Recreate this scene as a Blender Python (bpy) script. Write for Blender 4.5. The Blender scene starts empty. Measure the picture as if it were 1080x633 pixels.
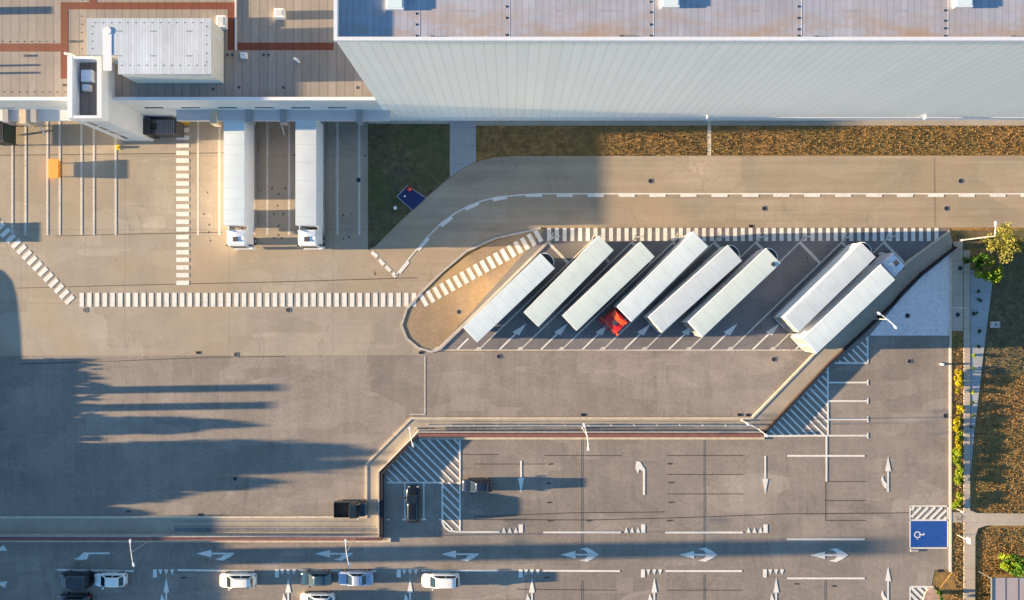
import bpy, bmesh, math, random
from mathutils import Vector, Matrix
from mathutils.geometry import tessellate_polygon
random.seed(7)
scene = bpy.context.scene
C = scene.collection
R = math.radians

# ------------------------------------------------------------------ camera
S = 8.0            # photo pixels per metre on the ground
H = 80.0           # camera height
cam = bpy.data.cameras.new('camera')
cam.sensor_width = 36.0
cam.lens = 36.0 * H / (1080 / S)
cam.clip_end = 3000
camo = bpy.data.objects.new('camera', cam)
camo.location = (0, 0, H)
C.objects.link(camo)
scene.camera = camo

# ------------------------------------------------------------------ light
EL, AZ = 6.3, 0.9      # sun elevation, and how far south of due west it stands
world = bpy.data.worlds.new('World'); scene.world = world
world.use_nodes = True
wn = world.node_tree; bg = wn.nodes['Background']
sky = wn.nodes.new('ShaderNodeTexSky'); sky.sky_type = 'NISHITA'; sky.sun_disc = False
sky.sun_elevation = R(EL); sky.sun_rotation = R(270 - AZ)
sky.air_density = 1.0; sky.dust_density = 0.1; sky.ozone_density = 3.0
wn.links.new(sky.outputs[0], bg.inputs[0]); bg.inputs[1].default_value = 0.070
sd = bpy.data.lights.new('sun', 'SUN'); sd.energy = 5.0; sd.angle = R(0.5); sd.color = (1.0, 0.73, 0.43)
sun = bpy.data.objects.new('sun', sd); C.objects.link(sun)
d = Vector((math.cos(R(EL)) * math.cos(R(AZ)), math.cos(R(EL)) * math.sin(R(AZ)), -math.sin(R(EL))))
sun.rotation_euler = d.to_track_quat('-Z', 'Y').to_euler()
scene.view_settings.view_transform = 'Standard'
scene.view_settings.look = 'None'
scene.view_settings.gamma = 1.0
scene.view_settings.exposure = 2.72
scene.view_settings.use_curve_mapping = False

# ------------------------------------------------------------------ helpers
def P(u, v, z=0.0):
    k = (H - z) / H / S
    return Vector(((u - 540) * k, (316.5 - v) * k, z))

def srgb(r, g, b):
    f = lambda c: ((c / 255 + .055) / 1.055) ** 2.4 if c / 255 > .04045 else c / 255 / 12.92
    return (f(r), f(g), f(b), 1)

class NT:
    def __init__(s, name):
        s.m = bpy.data.materials.new(name); s.m.use_nodes = True
        s.t = s.m.node_tree; s.b = s.t.nodes['Principled BSDF']
        s.pos = s.t.nodes.new('ShaderNodeNewGeometry').outputs['Position']
    def n(s, kind, **kw):
        nd = s.t.nodes.new(kind)
        for k, v in kw.items():
            if k in nd.inputs: nd.inputs[k].default_value = v
            else: setattr(nd, k, v)
        return nd
    def l(s, a, b): s.t.links.new(a, b)
    def noise(s, scale, detail=4, rough=.6, stretch=None, vec=None):
        v = vec or s.pos
        if stretch:
            mp = s.n('ShaderNodeMapping'); mp.inputs['Scale'].default_value = stretch; s.l(v, mp.inputs[0]); v = mp.outputs[0]
        nd = s.n('ShaderNodeTexNoise', Scale=scale, Detail=detail, Roughness=rough); s.l(v, nd.inputs['Vector'])
        return nd.outputs['Fac']
    def ramp(s, fac, stops):
        nd = s.n('ShaderNodeValToRGB'); cr = nd.color_ramp
        while len(cr.elements) < len(stops): cr.elements.new(.5)
        for e, (p, c) in zip(cr.elements, stops):
            e.position = p; e.color = c if hasattr(c, '__len__') else (c, c, c, 1)
        s.l(fac, nd.inputs[0]); return nd.outputs[0]
    def mix(s, fac, a, b, mode='MIX'):
        nd = s.n('ShaderNodeMix', data_type='RGBA', blend_type=mode)
        for sock, v in ((nd.inputs[0], fac), (nd.inputs[6], a), (nd.inputs[7], b)):
            if isinstance(v, bpy.types.NodeSocket): s.l(v, sock)
            else: sock.default_value = v
        return nd.outputs[2]
    def bump(s, h, strength=.3, dist=.02):
        nd = s.n('ShaderNodeBump', Strength=strength, Distance=dist); s.l(h, nd.inputs['Height']); s.l(nd.outputs[0], s.b.inputs['Normal'])
    def math(s, op, a, b=0.0):
        nd = s.n('ShaderNodeMath', operation=op)
        for i, v in enumerate((a, b)):
            if isinstance(v, bpy.types.NodeSocket): s.l(v, nd.inputs[i])
            else: nd.inputs[i].default_value = v
        return nd.outputs[0]
    def xyz(s):
        nd = s.n('ShaderNodeSeparateXYZ'); s.l(s.pos, nd.inputs[0]); return nd.outputs

def plain(name, col, rough=.6, metal=0.0, var=.12, scale=3.0, spec=.5, coat=0.0):
    t = NT(name)
    c = tuple(col[:3])
    lo = tuple(x * (1 - var) for x in c) + (1,); hi = tuple(min(1, x * (1 + var)) for x in c) + (1,)
    t.l(t.ramp(t.noise(scale, 5), [(.3, lo), (.7, hi)]), t.b.inputs['Base Color'])
    t.b.inputs['Roughness'].default_value = rough; t.b.inputs['Metallic'].default_value = metal
    t.b.inputs['Specular IOR Level'].default_value = spec; t.b.inputs['Coat Weight'].default_value = coat
    return t.m

def pavement_mat(name, base, grain=.10, blotch=.12, streak=.08, stretch=(1, .12, 1), oil=.25, warm=None, joints=None, rough=.9, tyre=1.0, patch=.8, crack=.45):
    """worn paving: fine grain, broad blotches, wheel streaks, oil spots, optional construction joints"""
    t = NT(name); b = tuple(base[:3]) + (1,)
    col = b
    big = t.ramp(t.noise(.045, 5, .62), [(.3, 1 - blotch), (.7, 1 + blotch * .8)])
    mid = t.ramp(t.noise(.35, 5, .65), [(.3, 1 - blotch * .55), (.72, 1 + blotch * .5)])
    fine = t.ramp(t.noise(2.6, 6, .85), [(.3, 1 - grain * 1.25), (.7, 1 + grain * 1.25)])
    st = t.ramp(t.noise(.9, 5, .6, stretch), [(.3, 1 - streak), (.7, 1 + streak)])
    col = t.mix(1, col, big, 'MULTIPLY'); col = t.mix(1, col, mid, 'MULTIPLY')
    col = t.mix(1, col, fine, 'MULTIPLY'); col = t.mix(1, col, st, 'MULTIPLY')
    # pale worn scuffs
    sc = t.ramp(t.noise(.22, 6, .7, (1, .55, 1)), [(.57, 0), (.72, .42)])
    col = t.mix(sc, col, tuple(min(1, x * 1.25) for x in base[:3]) + (1,))
    # oil drips
    ol = t.ramp(t.noise(1.1, 3, .6), [(.70, 0), (.80, oil)])
    col = t.mix(ol, col, tuple(x * .35 for x in base[:3]) + (1,))
    # curved tyre tracks: thin stretched noise bent by a slow warp, in two directions
    wp = t.n('ShaderNodeTexNoise', Scale=.03, Detail=2); t.l(t.pos, wp.inputs['Vector'])
    vm = t.n('ShaderNodeVectorMath', operation='SCALE'); t.l(wp.outputs['Color'], vm.inputs[0]); vm.inputs['Scale'].default_value = 34
    va = t.n('ShaderNodeVectorMath', operation='ADD'); t.l(t.pos, va.inputs[0]); t.l(vm.outputs[0], va.inputs[1])
    mk = t.ramp(t.noise(.07, 3, .5), [(.46, 0), (.6, 1)])
    for sv, tone in (((1.6, .05, 1), .70), ((.05, 1.3, 1), 1.22)):
        tk = t.math('MULTIPLY', t.ramp(t.noise(1.0, 3, .55, sv, va.outputs[0]), [(.55, 0), (.72, .55 * tyre)]), mk)
        col = t.mix(tk, col, tuple(min(1, q * tone) for q in base[:3]) + (1,))
    # sealed repair patches: rectangular cells of slightly different age
    if patch:
        for sc_, lo_ in ((.085, .90), (.21, .93)):
            mp = t.n('ShaderNodeMapping'); mp.inputs['Scale'].default_value = (1, 2.1, 0); t.l(t.pos, mp.inputs[0])
            vo = t.n('ShaderNodeTexVoronoi', distance='CHEBYCHEV', Scale=sc_, Randomness=.8); t.l(mp.outputs[0], vo.inputs['Vector'])
            sx = t.n('ShaderNodeSeparateXYZ'); t.l(vo.outputs['Color'], sx.inputs[0])
            col = t.mix(patch, col, t.ramp(sx.outputs[0], [(0, lo_), (.7, 1.0), (.95, 1.10)]), 'MULTIPLY')
    # hairline cracks
    if crack:
        vc = t.n('ShaderNodeTexVoronoi', feature='DISTANCE_TO_EDGE', Scale=.16, Randomness=1)
        w2 = t.n('ShaderNodeTexNoise', Scale=.8, Detail=4); t.l(t.pos, w2.inputs['Vector'])
        v2 = t.n('ShaderNodeVectorMath', operation='SCALE'); t.l(w2.outputs['Color'], v2.inputs[0]); v2.inputs['Scale'].default_value = 1.4
        v3 = t.n('ShaderNodeVectorMath', operation='ADD'); t.l(t.pos, v3.inputs[0]); t.l(v2.outputs[0], v3.inputs[1]); t.l(v3.outputs[0], vc.inputs['Vector'])
        ck = t.math('MULTIPLY', t.ramp(vc.outputs['Distance'], [(0, crack), (.010, 0)]), t.ramp(t.noise(.09, 3), [(.5, 0), (.6, 1)]))
        col = t.mix(ck, col, tuple(q * .4 for q in base[:3]) + (1,))
    if warm:
        wf = t.ramp(t.noise(.06, 3, .5), [(.45, 0), (.65, .6)])
        col = t.mix(wf, col, warm)
    if joints:
        x, y, z = t.xyz()
        jw = t.noise(.25, 3)
        for comp, period, off in joints:
            v = (x, y)[comp]
            v2 = t.math('ADD', v, t.math('MULTIPLY', jw, .12))
            f = t.math('ABSOLUTE', t.math('SUBTRACT', t.math('FRACT', t.math('DIVIDE', t.math('ADD', v2, off), period)), .5))
            k = t.ramp(f, [(0.0, .5), (.06 / period, 0)])
            col = t.mix(k, col, tuple(q * .45 for q in base[:3]) + (1,))
    t.l(col, t.b.inputs['Base Color'])
    t.b.inputs['Roughness'].default_value = rough; t.b.inputs['Specular IOR Level'].default_value = .2
    t.bump(t.noise(9, 3, .7), .12, .01)
    return t.m

def new_bm(): return bmesh.new()

def obj(name, bm, mat, parent=None, smooth=False, bevel=0, seg=2):
    if bevel:
        bmesh.ops.bevel(bm, geom=[e for e in bm.edges if len(e.link_faces) == 2 and e.calc_face_angle(0) > .5], offset=bevel, segments=seg, affect='EDGES', profile=.6)
    me = bpy.data.meshes.new(name); bm.normal_update(); bm.to_mesh(me); bm.free()
    if isinstance(mat, (list, tuple)):
        for m in mat: me.materials.append(m)
    else: me.materials.append(mat)
    if smooth:
        for p in me.polygons: p.use_smooth = True
    o = bpy.data.objects.new(name, me); C.objects.link(o)
    if parent: o.parent = parent
    return o

def box(bm, x0, x1, y0, y1, z0, z1, M=None, mi=0):
    co = [(x, y, z) for x in (x0, x1) for y in (y0, y1) for z in (z0, z1)]
    vs = [bm.verts.new(M @ Vector(c) if M else c) for c in co]
    for f in ((0, 1, 3, 2), (4, 6, 7, 5), (0, 4, 5, 1), (2, 3, 7, 6), (0, 2, 6, 4), (1, 5, 7, 3)):
        fc = bm.faces.new([vs[i] for i in f]); fc.material_index = mi
    return bm

def prism(bm, pts, z0, z1, mi=0):
    a = sum(pts[i][0] * pts[(i + 1) % len(pts)][1] - pts[(i + 1) % len(pts)][0] * pts[i][1] for i in range(len(pts)))
    if a < 0: pts = pts[::-1]
    top = [bm.verts.new((p[0], p[1], z1)) for p in pts]
    tris = tessellate_polygon([[Vector((p[0], p[1], 0)) for p in pts]])
    def up(vs, sgn):
        a, b, c = (v.co for v in vs)
        if abs((b - a).cross(c - a).z) < 1e-9: return
        f = bm.faces.new(vs if (b - a).cross(c - a).z * sgn > 0 else vs[::-1]); f.material_index = mi
    for t_ in tris: up([top[i] for i in t_], 1)
    if z0 is not None:
        bot = [bm.verts.new((p[0], p[1], z0)) for p in pts]
        n = len(pts)
        for i in range(n):
            f = bm.faces.new((bot[i], bot[(i + 1) % n], top[(i + 1) % n], top[i])); f.material_index = mi
        for t_ in tris: up([bot[i] for i in t_], -1)
    return bm

def tube(bm, a, b, r0, r1=None, n=10, cap=True, mi=0):
    a, b = Vector(a), Vector(b); r1 = r0 if r1 is None else r1
    q = (b - a).to_track_quat('Z', 'Y'); rings = []
    for c, r in ((a, r0), (b, r1)):
        rings.append([bm.verts.new(c + q @ Vector((r * math.cos(2 * math.pi * i / n), r * math.sin(2 * math.pi * i / n), 0))) for i in range(n)])
    for i in range(n):
        f = bm.faces.new((rings[0][i], rings[0][(i + 1) % n], rings[1][(i + 1) % n], rings[1][i])); f.material_index = mi
    if cap: bm.faces.new(rings[0][::-1]).material_index = mi; bm.faces.new(rings[1]).material_index = mi
    return bm

def loft(bm, rings, close=True, caps=True, mi=0):
    vs = [[bm.verts.new(p) for p in r] for r in rings]
    n = len(vs[0])
    for a, b in zip(vs, vs[1:]):
        for i in range(n if close else n - 1):
            f = bm.faces.new((a[i], a[(i + 1) % n], b[(i + 1) % n], b[i])); f.material_index = mi
    if caps: bm.faces.new(vs[0][::-1]); bm.faces.new(vs[-1])
    bmesh.ops.recalc_face_normals(bm, faces=bm.faces[:])
    return bm

def thing(name, label, cat, loc=(0, 0, 0), rz=0, group=None):
    o = bpy.data.objects.new(name, None); C.objects.link(o); o.empty_display_size = .3
    o.location = loc; o.rotation_euler = (0, 0, rz); o['label'] = label; o['category'] = cat
    if group: o['group'] = group
    return o

def tag(o, label, cat, group=None):
    o['label'] = label; o['category'] = cat
    if group: o['group'] = group
    return o

def struct(o, kind='structure'): o['kind'] = kind; return o

def pxs(pts, z=0): return [tuple(P(u, v, z)[:2]) for u, v in pts]

def sheet(name, pts, z, mat, bottom=None):
    bm = new_bm(); prism(bm, pxs(pts), bottom, z); return struct(obj(name, bm, mat))

def offset_line(pts, w):
    """quads (metres) either side of a px polyline; mitred"""
    q = [P(u, v).xy for u, v in pts]; L, Rr = [], []
    for i, p in enumerate(q):
        d0 = (q[i] - q[i - 1]).normalized() if i else None
        d1 = (q[i + 1] - q[i]).normalized() if i < len(q) - 1 else None
        dd = d0 if d1 is None else d1 if d0 is None else (d0 + d1).normalized()
        n = Vector((-dd.y, dd.x)); k = w / 2
        if d0 is not None and d1 is not None: k = k / max(.4, n.dot(Vector((-d1.y, d1.x))))
        L.append(p + n * k); Rr.append(p - n * k)
    return L, Rr

def strip(bm, pts, w, z0, z1):
    L, Rr = offset_line(pts, w)
    vt = [[bm.verts.new((p.x, p.y, z1)) for p in side] for side in (L, Rr)]
    n = len(pts)
    for i in range(n - 1): bm.faces.new((vt[1][i], vt[1][i + 1], vt[0][i + 1], vt[0][i]))
    if z0 is not None:
        vb = [[bm.verts.new((p.x, p.y, z0)) for p in side] for side in (L, Rr)]
        for i in range(n - 1):
            bm.faces.new((vt[0][i], vt[0][i + 1], vb[0][i + 1], vb[0][i])); bm.faces.new((vb[1][i], vb[1][i + 1], vt[1][i + 1], vt[1][i]))
        bm.faces.new((vb[0][0], vb[1][0], vt[1][0], vt[0][0])); bm.faces.new((vt[0][-1], vt[1][-1], vb[1][-1], vb[0][-1]))
    return bm

# ------------------------------------------------------------------ materials
M = {}
M['asphalt'] = pavement_mat('worn_asphalt', (.270, .231, .196), grain=.17, blotch=.16, streak=.07, stretch=(1, .06, 1), oil=.5, joints=None, tyre=1.2, patch=1.0)
M['yard'] = pavement_mat('pale_yard_concrete', (.348, .300, .238), grain=.09, blotch=.10, streak=.05, stretch=(.6, .2, 1), oil=.2, warm=(.38, .295, .195, 1), joints=[(1, 9.7, 5.2), (0, 13.7, 3)])
M['road'] = pavement_mat('road_concrete', (.345, .285, .213), grain=.09, blotch=.08, streak=.16, stretch=(.03, 1, 1), oil=.15, warm=(.37, .285, .19, 1))
M['bays'] = pavement_mat('truck_bay_asphalt', (.175, .165, .165), grain=.12, blotch=.15, streak=.05, oil=.5)
M['ramp'] = pavement_mat('buff_concrete_strip', (.36, .31, .245), grain=.08, blotch=.12, streak=.1, stretch=(.3, .3, 1), oil=.1, tyre=0, patch=0, crack=0)
M['setts'] = pavement_mat('grey_setts', (.72, .64, .62), grain=.22, blotch=.08, streak=.05, oil=.05, tyre=0, patch=0, crack=0)
M['island'] = pavement_mat('brown_island_gravel', (.30, .22, .145), grain=.18, blotch=.22, streak=.05, oil=.1, warm=(.52, .33, .11, 1), tyre=0, patch=0, crack=0)
M['kerb'] = plain('kerb_concrete', (.55, .46, .34), .85, var=.18, scale=1.5)
M['kerb_grey'] = plain('kerb_grey_concrete', (.40, .37, .34), .85, var=.2, scale=1.5)
M['gutter'] = pavement_mat('dark_strip_grey', (.19, .19, .195), grain=.3, blotch=.3, streak=.2, stretch=(.1, 1, 1), oil=.2, tyre=0, patch=0, crack=0)  # dark grey for the bands and lines on the dividing strip
M['slab'] = pavement_mat('walk_slabs', (.42, .36, .29), grain=.1, blotch=.12, streak=.04, joints=[(1, 1.5, 0)], tyre=0, patch=0, crack=0)
M['slab2'] = pavement_mat('blue_grey_slabs', (.32, .33, .34), grain=.1, blotch=.12, streak=.04, joints=[(1, 2.4, 0)], tyre=0, patch=0, crack=0)

def paint_mat(name, c, wear=.35):
    t = NT(name)
    w = t.math('MULTIPLY', t.ramp(t.noise(4.5, 6, .8), [(.46, 0), (.66, min(1, wear * 1.7))]), t.ramp(t.noise(.25, 4, .6), [(.35, .35), (.6, 1)]))
    g = t.ramp(t.noise(.6, 4), [(.3, .86), (.7, 1.0)])
    col = t.mix(1, c, g, 'MULTIPLY')
    col = t.mix(w, col, (.25, .22, .19, 1))
    t.l(col, t.b.inputs['Base Color']); t.b.inputs['Roughness'].default_value = .75; t.b.inputs['Specular IOR Level'].default_value = .25
    return t.m
M['paint'] = paint_mat('white_road_paint', (.80, .77, .70, 1))
M['paint_thin'] = paint_mat('worn_white_road_paint', (.66, .61, .53, 1), .6)
M['bluepaint'] = paint_mat('blue_bay_paint', (.006, .075, .32, 1), .12)
M['tar'] = plain('tar_seal', (.05, .045, .04), .7)
M['stain'] = plain('oil_stain', (.05, .042, .035), .8, var=.3)
M['iron'] = plain('cast_iron', (.035, .037, .045), .55, .4)
M['ring'] = plain('manhole_collar', (.33, .30, .30), .85)

def earth_mat(name, cols, scale=.8):
    t = NT(name)
    a = t.ramp(t.noise(scale, 7, .72), [(.32, cols[0]), (.5, cols[1]), (.66, cols[2])])
    g = t.ramp(t.noise(.12, 4, .6), [(.4, 0), (.62, .75)])
    col = t.mix(g, a, cols[3])
    f = t.ramp(t.noise(7, 4, .8), [(.3, .65), (.7, 1.35)])
    col = t.mix(1, col, f, 'MULTIPLY')
    t.l(col, t.b.inputs['Base Color']); t.b.inputs['Roughness'].default_value = 1; t.b.inputs['Specular IOR Level'].default_value = .1
    t.bump(t.noise(4, 6, .8), .6, .08)
    return t.m
M['earth'] = earth_mat('dry_grass_ground', [(.12, .075, .035, 1), (.26, .155, .062, 1), (.40, .235, .085, 1), (.17, .13, .05, 1)])
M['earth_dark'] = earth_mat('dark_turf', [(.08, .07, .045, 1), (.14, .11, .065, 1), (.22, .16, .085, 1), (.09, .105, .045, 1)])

def roof_mat(name, base, period=1.05, dark=.55, stain=None, axis=0, calm=1.0):
    t = NT(name); x, y, z = t.xyz()
    v = (x, y)[axis]
    f = t.math('ABSOLUTE', t.math('SUBTRACT', t.math('FRACT', t.math('DIVIDE', v, period)), .5))
    line = t.ramp(f, [(0, dark), (.05 / period, dark * .6), (.09 / period, 0)])
    big = t.ramp(t.noise(.12, 5, .65), [(.3, 1 - .14 * calm), (.7, 1 + .12 * calm)])
    fine = t.ramp(t.noise(1.6, 5, .7, (1, .3, 1)), [(.3, 1 - .1 * calm), (.7, 1 + .1 * calm)])
    # each sheet differs a little in tone
    cell = t.n('ShaderNodeTexWhiteNoise', noise_dimensions='1D')
    t.l(t.math('FLOOR', t.math('ADD', t.math('DIVIDE', v, period), .5)), cell.inputs['W'])
    cv = t.ramp(cell.outputs['Value'], [(0, 1 - .07 * max(.3, calm)), (1, 1 + .06 * max(.3, calm))])
    col = tuple(base[:3]) + (1,)
    for k in (big, fine, cv): col = t.mix(1, col, k, 'MULTIPLY')
    col = t.mix(line, col, tuple(q * .35 for q in base[:3]) + (1,))
    if stain:
        ylo, yhi, c = stain
        m1 = t.n('ShaderNodeMapRange'); t.l(y, m1.inputs[0]); m1.inputs[1].default_value = ylo; m1.inputs[2].default_value = yhi; m1.inputs[3].default_value = 1; m1.inputs[4].default_value = 0
        f2 = t.math('MULTIPLY', m1.outputs[0], t.ramp(t.noise(.16, 5, .7, (1, 3, 1)), [(.42, 0), (.6, .9)]))
        col = t.mix(f2, col, c)
    t.l(col, t.b.inputs['Base Color']); t.b.inputs['Roughness'].default_value = .7; t.b.inputs['Specular IOR Level'].default_value = .3
    return t.m
M['roof_low'] = roof_mat('grey_roof_membrane', (.28, .245, .215), 1.02, .5)
M['roof_mid'] = roof_mat('dark_grey_roof_membrane', (.19, .165, .145), 1.02, .5)
M['walkway'] = roof_mat('red_walkway_membrane', (.165, .048, .028), 1.02, .25)
M['white_roof'] = roof_mat('white_sheet_roof', (.46, .51, .57), .32, .25)
M['clad'] = plain('pale_cladding', (.78, .85, .85), .55, var=.04, scale=.3)
M['white_clad'] = plain('white_render', (.52, .55, .57), .7, var=.05, scale=.8)
M['cream'] = plain('cream_render', (.66, .64, .58), .7, var=.06, scale=.8)
M['white_metal'] = plain('white_painted_metal', (.80, .80, .80), .45, var=.05)
M['white_trim'] = plain('white_trim', (.68, .70, .72), .5, var=.04)
M['blue_grey'] = plain('blue_grey_metal', (.52, .50, .50), .5, var=.1)
M['low_bounce_clad'] = plain('low_bounce_cladding', (.15, .17, .20), .6, var=.1)  # unseen west wall coloured dark to cut bounce light onto the low roof
M['grey_metal'] = plain('grey_metal', (.30, .31, .33), .45, .3)
M['galv'] = plain('galvanised_metal', (.62, .62, .62), .5, .2)
M['dark'] = plain('dark_metal', (.022, .025, .032), .5)
M['black'] = plain('black_rubber', (.012, .012, .013), .8)
M['charcoal'] = plain('charcoal_metal', (.05, .055, .065), .5)
M['glass'] = plain('tinted_glass', (.012, .018, .022), .06, spec=.8, var=.02)
M['winglass'] = plain('window_glass', (.03, .045, .08), .15, spec=.8, var=.05)
M['skyglass'] = plain('skylight_acrylic', (.62, .72, .72), .25, var=.05)
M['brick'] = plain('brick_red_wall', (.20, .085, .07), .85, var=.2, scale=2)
M['brick_dimmed'] = plain('dimmed_brick', (.018, .011, .014), .85, var=.2, scale=2)  # same brick, colour darkened so sun-facing panels stay dim
M['orange'] = plain('orange_paint', (.75, .30, .02), .5, var=.1)
M['yellow'] = plain('yellow_paint', (.75, .45, .02), .5, var=.1)
M['red'] = plain('red_paint', (.45, .01, .012), .35, var=.05, coat=.5)
M['redorange'] = plain('orange_red_paint', (.72, .085, .02), .4, var=.05, coat=.3)
M['bluebox'] = plain('dark_blue_panel', (.012, .022, .10), .5, var=.1)
M['door_shaded'] = plain('shaded_rear_door', (.17, .17, .17), .5)  # white doors given a grey colour that stands for shade
M['lamp_red'] = plain('red_lens', (.4, .01, .01), .2)
M['lamp_clear'] = plain('clear_lens', (.7, .7, .68), .12)
M['lamp_grey'] = plain('lamp_post_grey', (.30, .30, .31), .6)
M['alloy'] = plain('alloy_rim', (.45, .45, .46), .35, .6)
M['bark'] = plain('bark', (.10, .07, .045), .9)
def tarp_mat(name, base, ribs):
    t = NT(name)
    tc = t.n('ShaderNodeTexCoord'); sp = t.n('ShaderNodeSeparateXYZ'); t.l(tc.outputs['Object'], sp.inputs[0])
    f = t.math('ABSOLUTE', t.math('SUBTRACT', t.math('FRACT', t.math('DIVIDE', sp.outputs[0], ribs)), .5))
    ln = t.ramp(f, [(0, .40), (.06 / ribs, 0)])
    g = t.ramp(t.noise(.5, 6, .6), [(.3, .93), (.7, 1.05)])
    d = t.ramp(t.noise(2.5, 6, .75), [(.58, 0), (.75, .18)])
    col = t.mix(1, tuple(base) + (1,), g, 'MULTIPLY'); col = t.mix(ln, col, tuple(x * .55 for x in base) + (1,)); col = t.mix(d, col, (.4, .39, .34, 1))
    t.l(col, t.b.inputs['Base Color']); t.b.inputs['Roughness'].default_value = .5
    t.bump(t.noise(1.2, 3), .1, .03)
    return t.m
TARPS = [tarp_mat('white_trailer_roof', (.60, .68, .70), 1.36), tarp_mat('pale_green_trailer_roof', (.56, .64, .62), 1.7), tarp_mat('soft_white_trailer_roof', (.53, .59, .62), 2.26)]

# ------------------------------------------------------------------ ground
bm = new_bm(); prism(bm, [(-1500, -1500), (1500, -1500), (1500, 1500), (-1500, 1500)], None, -.012)
struct(obj('ground', bm, M['earth']))
FAR = 3000
sheet('parking_asphalt', [(-400, 375), (850, 369), (1002, 262), (1002, 601), (986, 601), (978, 640), (978, 1100), (-400, 1100)], 0.0, M['asphalt'])
sheet('yard', [(-400, 122), (388, 122), (388, 262), (395, 262), (395, 290), (441, 309), (424, 335), (426, 352), (440, 366), (450, 374.5), (-400, 376)], .004, M['yard'])
# top road with its curve into the yard
arc_out = [(388, 263), (396, 260), (418, 238), (440, 217), (458, 201), (474, 188), (490, 177), (505, 170), (522, 166), (545, 164.5), (1500, 164.5)]
sheet('road', arc_out + [(1500, 240), (1000, 240), (570, 240), (520, 251), (490, 265), (465, 286), (441, 312), (424, 335), (400, 300)], .008, M['road'])
sheet('traffic_island', [(570, 241), (576, 243), (576, 256), (461, 369), (455, 370), (442, 366), (430, 356), (425, 343), (430, 327), (444, 312), (467, 290), (492, 270), (522, 254)], .012, M['island'])
sheet('truck_bay', [(576, 241), (1003, 241), (858, 374), (848, 370), (461, 369.5)], .016, M['bays'])
sheet('dock_apron', [(206, 120), (388, 120), (388, 262), (206, 262)], .020, M['yard'])
# island kerb
bm = new_bm(); strip(bm, [(570, 241), (522, 251.5), (492, 265), (466, 287), (444, 309), (429, 326), (423.5, 343), (429, 357), (441, 367), (455, 371), (463, 369)], .28, .0, .07); struct(obj('island_kerb', bm, M['kerb_grey']))
bm = new_bm(); strip(bm, [(463, 369), (578, 255)], .35, .0, .10); struct(obj('bay_kerb', bm, M['kerb_grey']))
# planted verges by the warehouse
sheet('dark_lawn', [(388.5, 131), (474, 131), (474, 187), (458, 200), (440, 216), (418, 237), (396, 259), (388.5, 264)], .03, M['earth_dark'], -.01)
sheet('verge', [(502.5, 133), (745.5, 133), (745.5, 163.5), (545, 163.5), (522, 165), (502.5, 170)], .03, M['earth'], -.01)
sheet('long_verge', [(750.5, 133), (1500, 133), (1500, 163.5), (750.5, 163.5)], .03, M['earth'], -.01)
sheet('entry_path', [(474.5, 126), (502, 126), (502, 170.5), (490, 176.5), (474.5, 187)], .05, M['slab2'], -.01)
sheet('narrow_path', [(746, 127), (750, 127), (750, 164), (746, 164)], .05, M['kerb'], -.01)
sheet('wall_base_paving', [(388.5, 126), (474, 126), (474, 130.6), (388.5, 130.6)], .052, M['kerb_grey'], -.01)
sheet('wall_foot_paving', [(502.5, 126), (745.6, 126), (745.6, 132.6), (502.5, 132.6)], .052, M['ramp'], -.01)
sheet('wall_edge_paving', [(750.4, 126), (1500, 126), (1500, 132.6), (750.4, 132.6)], .052, M['ramp'], -.01)

# raised dividing strip between the truck yard and the car park
inner = [(-300, 546), (386.5, 545), (386.5, 489), (434, 441), (793, 441), (858, 374), (920, 313), (958, 275), (1001, 244)]
wallL = [(-300, 565.5), (404, 566), (404, 498), (442, 457.5), (803, 457.5), (873, 383), (911, 348.5), (941, 320), (949, 310), (970, 289), (989, 274), (1006, 261)]
sheet('dividing_strip', inner + wallL[::-1], .10, M['ramp'], -.01)
bm = new_bm(); strip(bm, inner, .26, -.01, .15); struct(obj('strip_kerb', bm, M['kerb']))
bm = new_bm(); strip(bm, [(442, 462.2), (806, 462.2)], .30, -.01, .13); struct(obj('car_park_kerb', bm, M['kerb'])) 
bm = new_bm(); strip(bm, [(-300, 570.5), (411, 570.5), (411, 566)], .30, -.01, .13); struct(obj('lower_kerb', bm, M['kerb']))
for nm, pts in (('shade_strip', [(470, 451.5), (800, 451.5)]), ('side_shade_strip', [(185, 558.5), (398, 558.5)])):
    bm = new_bm(); strip(bm, pts, .55, None, .106); struct(obj(nm, bm, M['gutter']))  # flat dark bands painting the bluish shade along the strip
bm = new_bm(); strip(bm, [(440, 444.5), (790, 444.5)], .10, None, .107); strip(bm, [(190, 549.5), (384, 549.5)], .1, None, .107); strip(bm, [(184, 554.8), (396, 554.8)], .12, None, .107)
struct(obj('strip_dark_line', bm, M['gutter']))  # thin dark lines along the strip

# right-hand side: setts, verge, footpaths
sheet('setts_triangle', [(1002, 266), (1002, 354), (917, 354), (949, 316), (972, 292), (992, 276)], .02, M['setts'], -.01)
bm = new_bm(); strip(bm, [(1002.2, 263), (1002.2, 603)], .26, -.01, .12); struct(obj('verge_kerb', bm, M['kerb']))
sheet('side_walk', [(1003.6, 255), (1015, 255), (1015, 349), (1003.6, 349)], .10, M['slab'], -.01)
sheet('hedge_bed', [(1003.6, 349.5), (1015.4, 349.5), (1015.4, 633), (1060, 1000), (990, 1000), (990, 622), (1003.6, 604)], .06, M['earth'], -.01)
sheet('footpath', [(1016, 264), (1022.5, 264), (1022.5, 538), (1030, 541), (1500, 545), (1500, 556), (1040, 554), (1031, 557), (1028, 566), (1027, 1000), (1016, 1000)], .11, M['slab'], -.01)
sheet('paved_margin', [(1023.2, 285), (1048, 285), (1036, 380), (1026.5, 462), (1023.2, 500)], .07, M['slab2'], -.01)
sheet('upper_verge', [(1010, 243), (1500, 243), (1500, 262), (1010, 262)], .03, M['earth_dark'], -.01)
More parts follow.
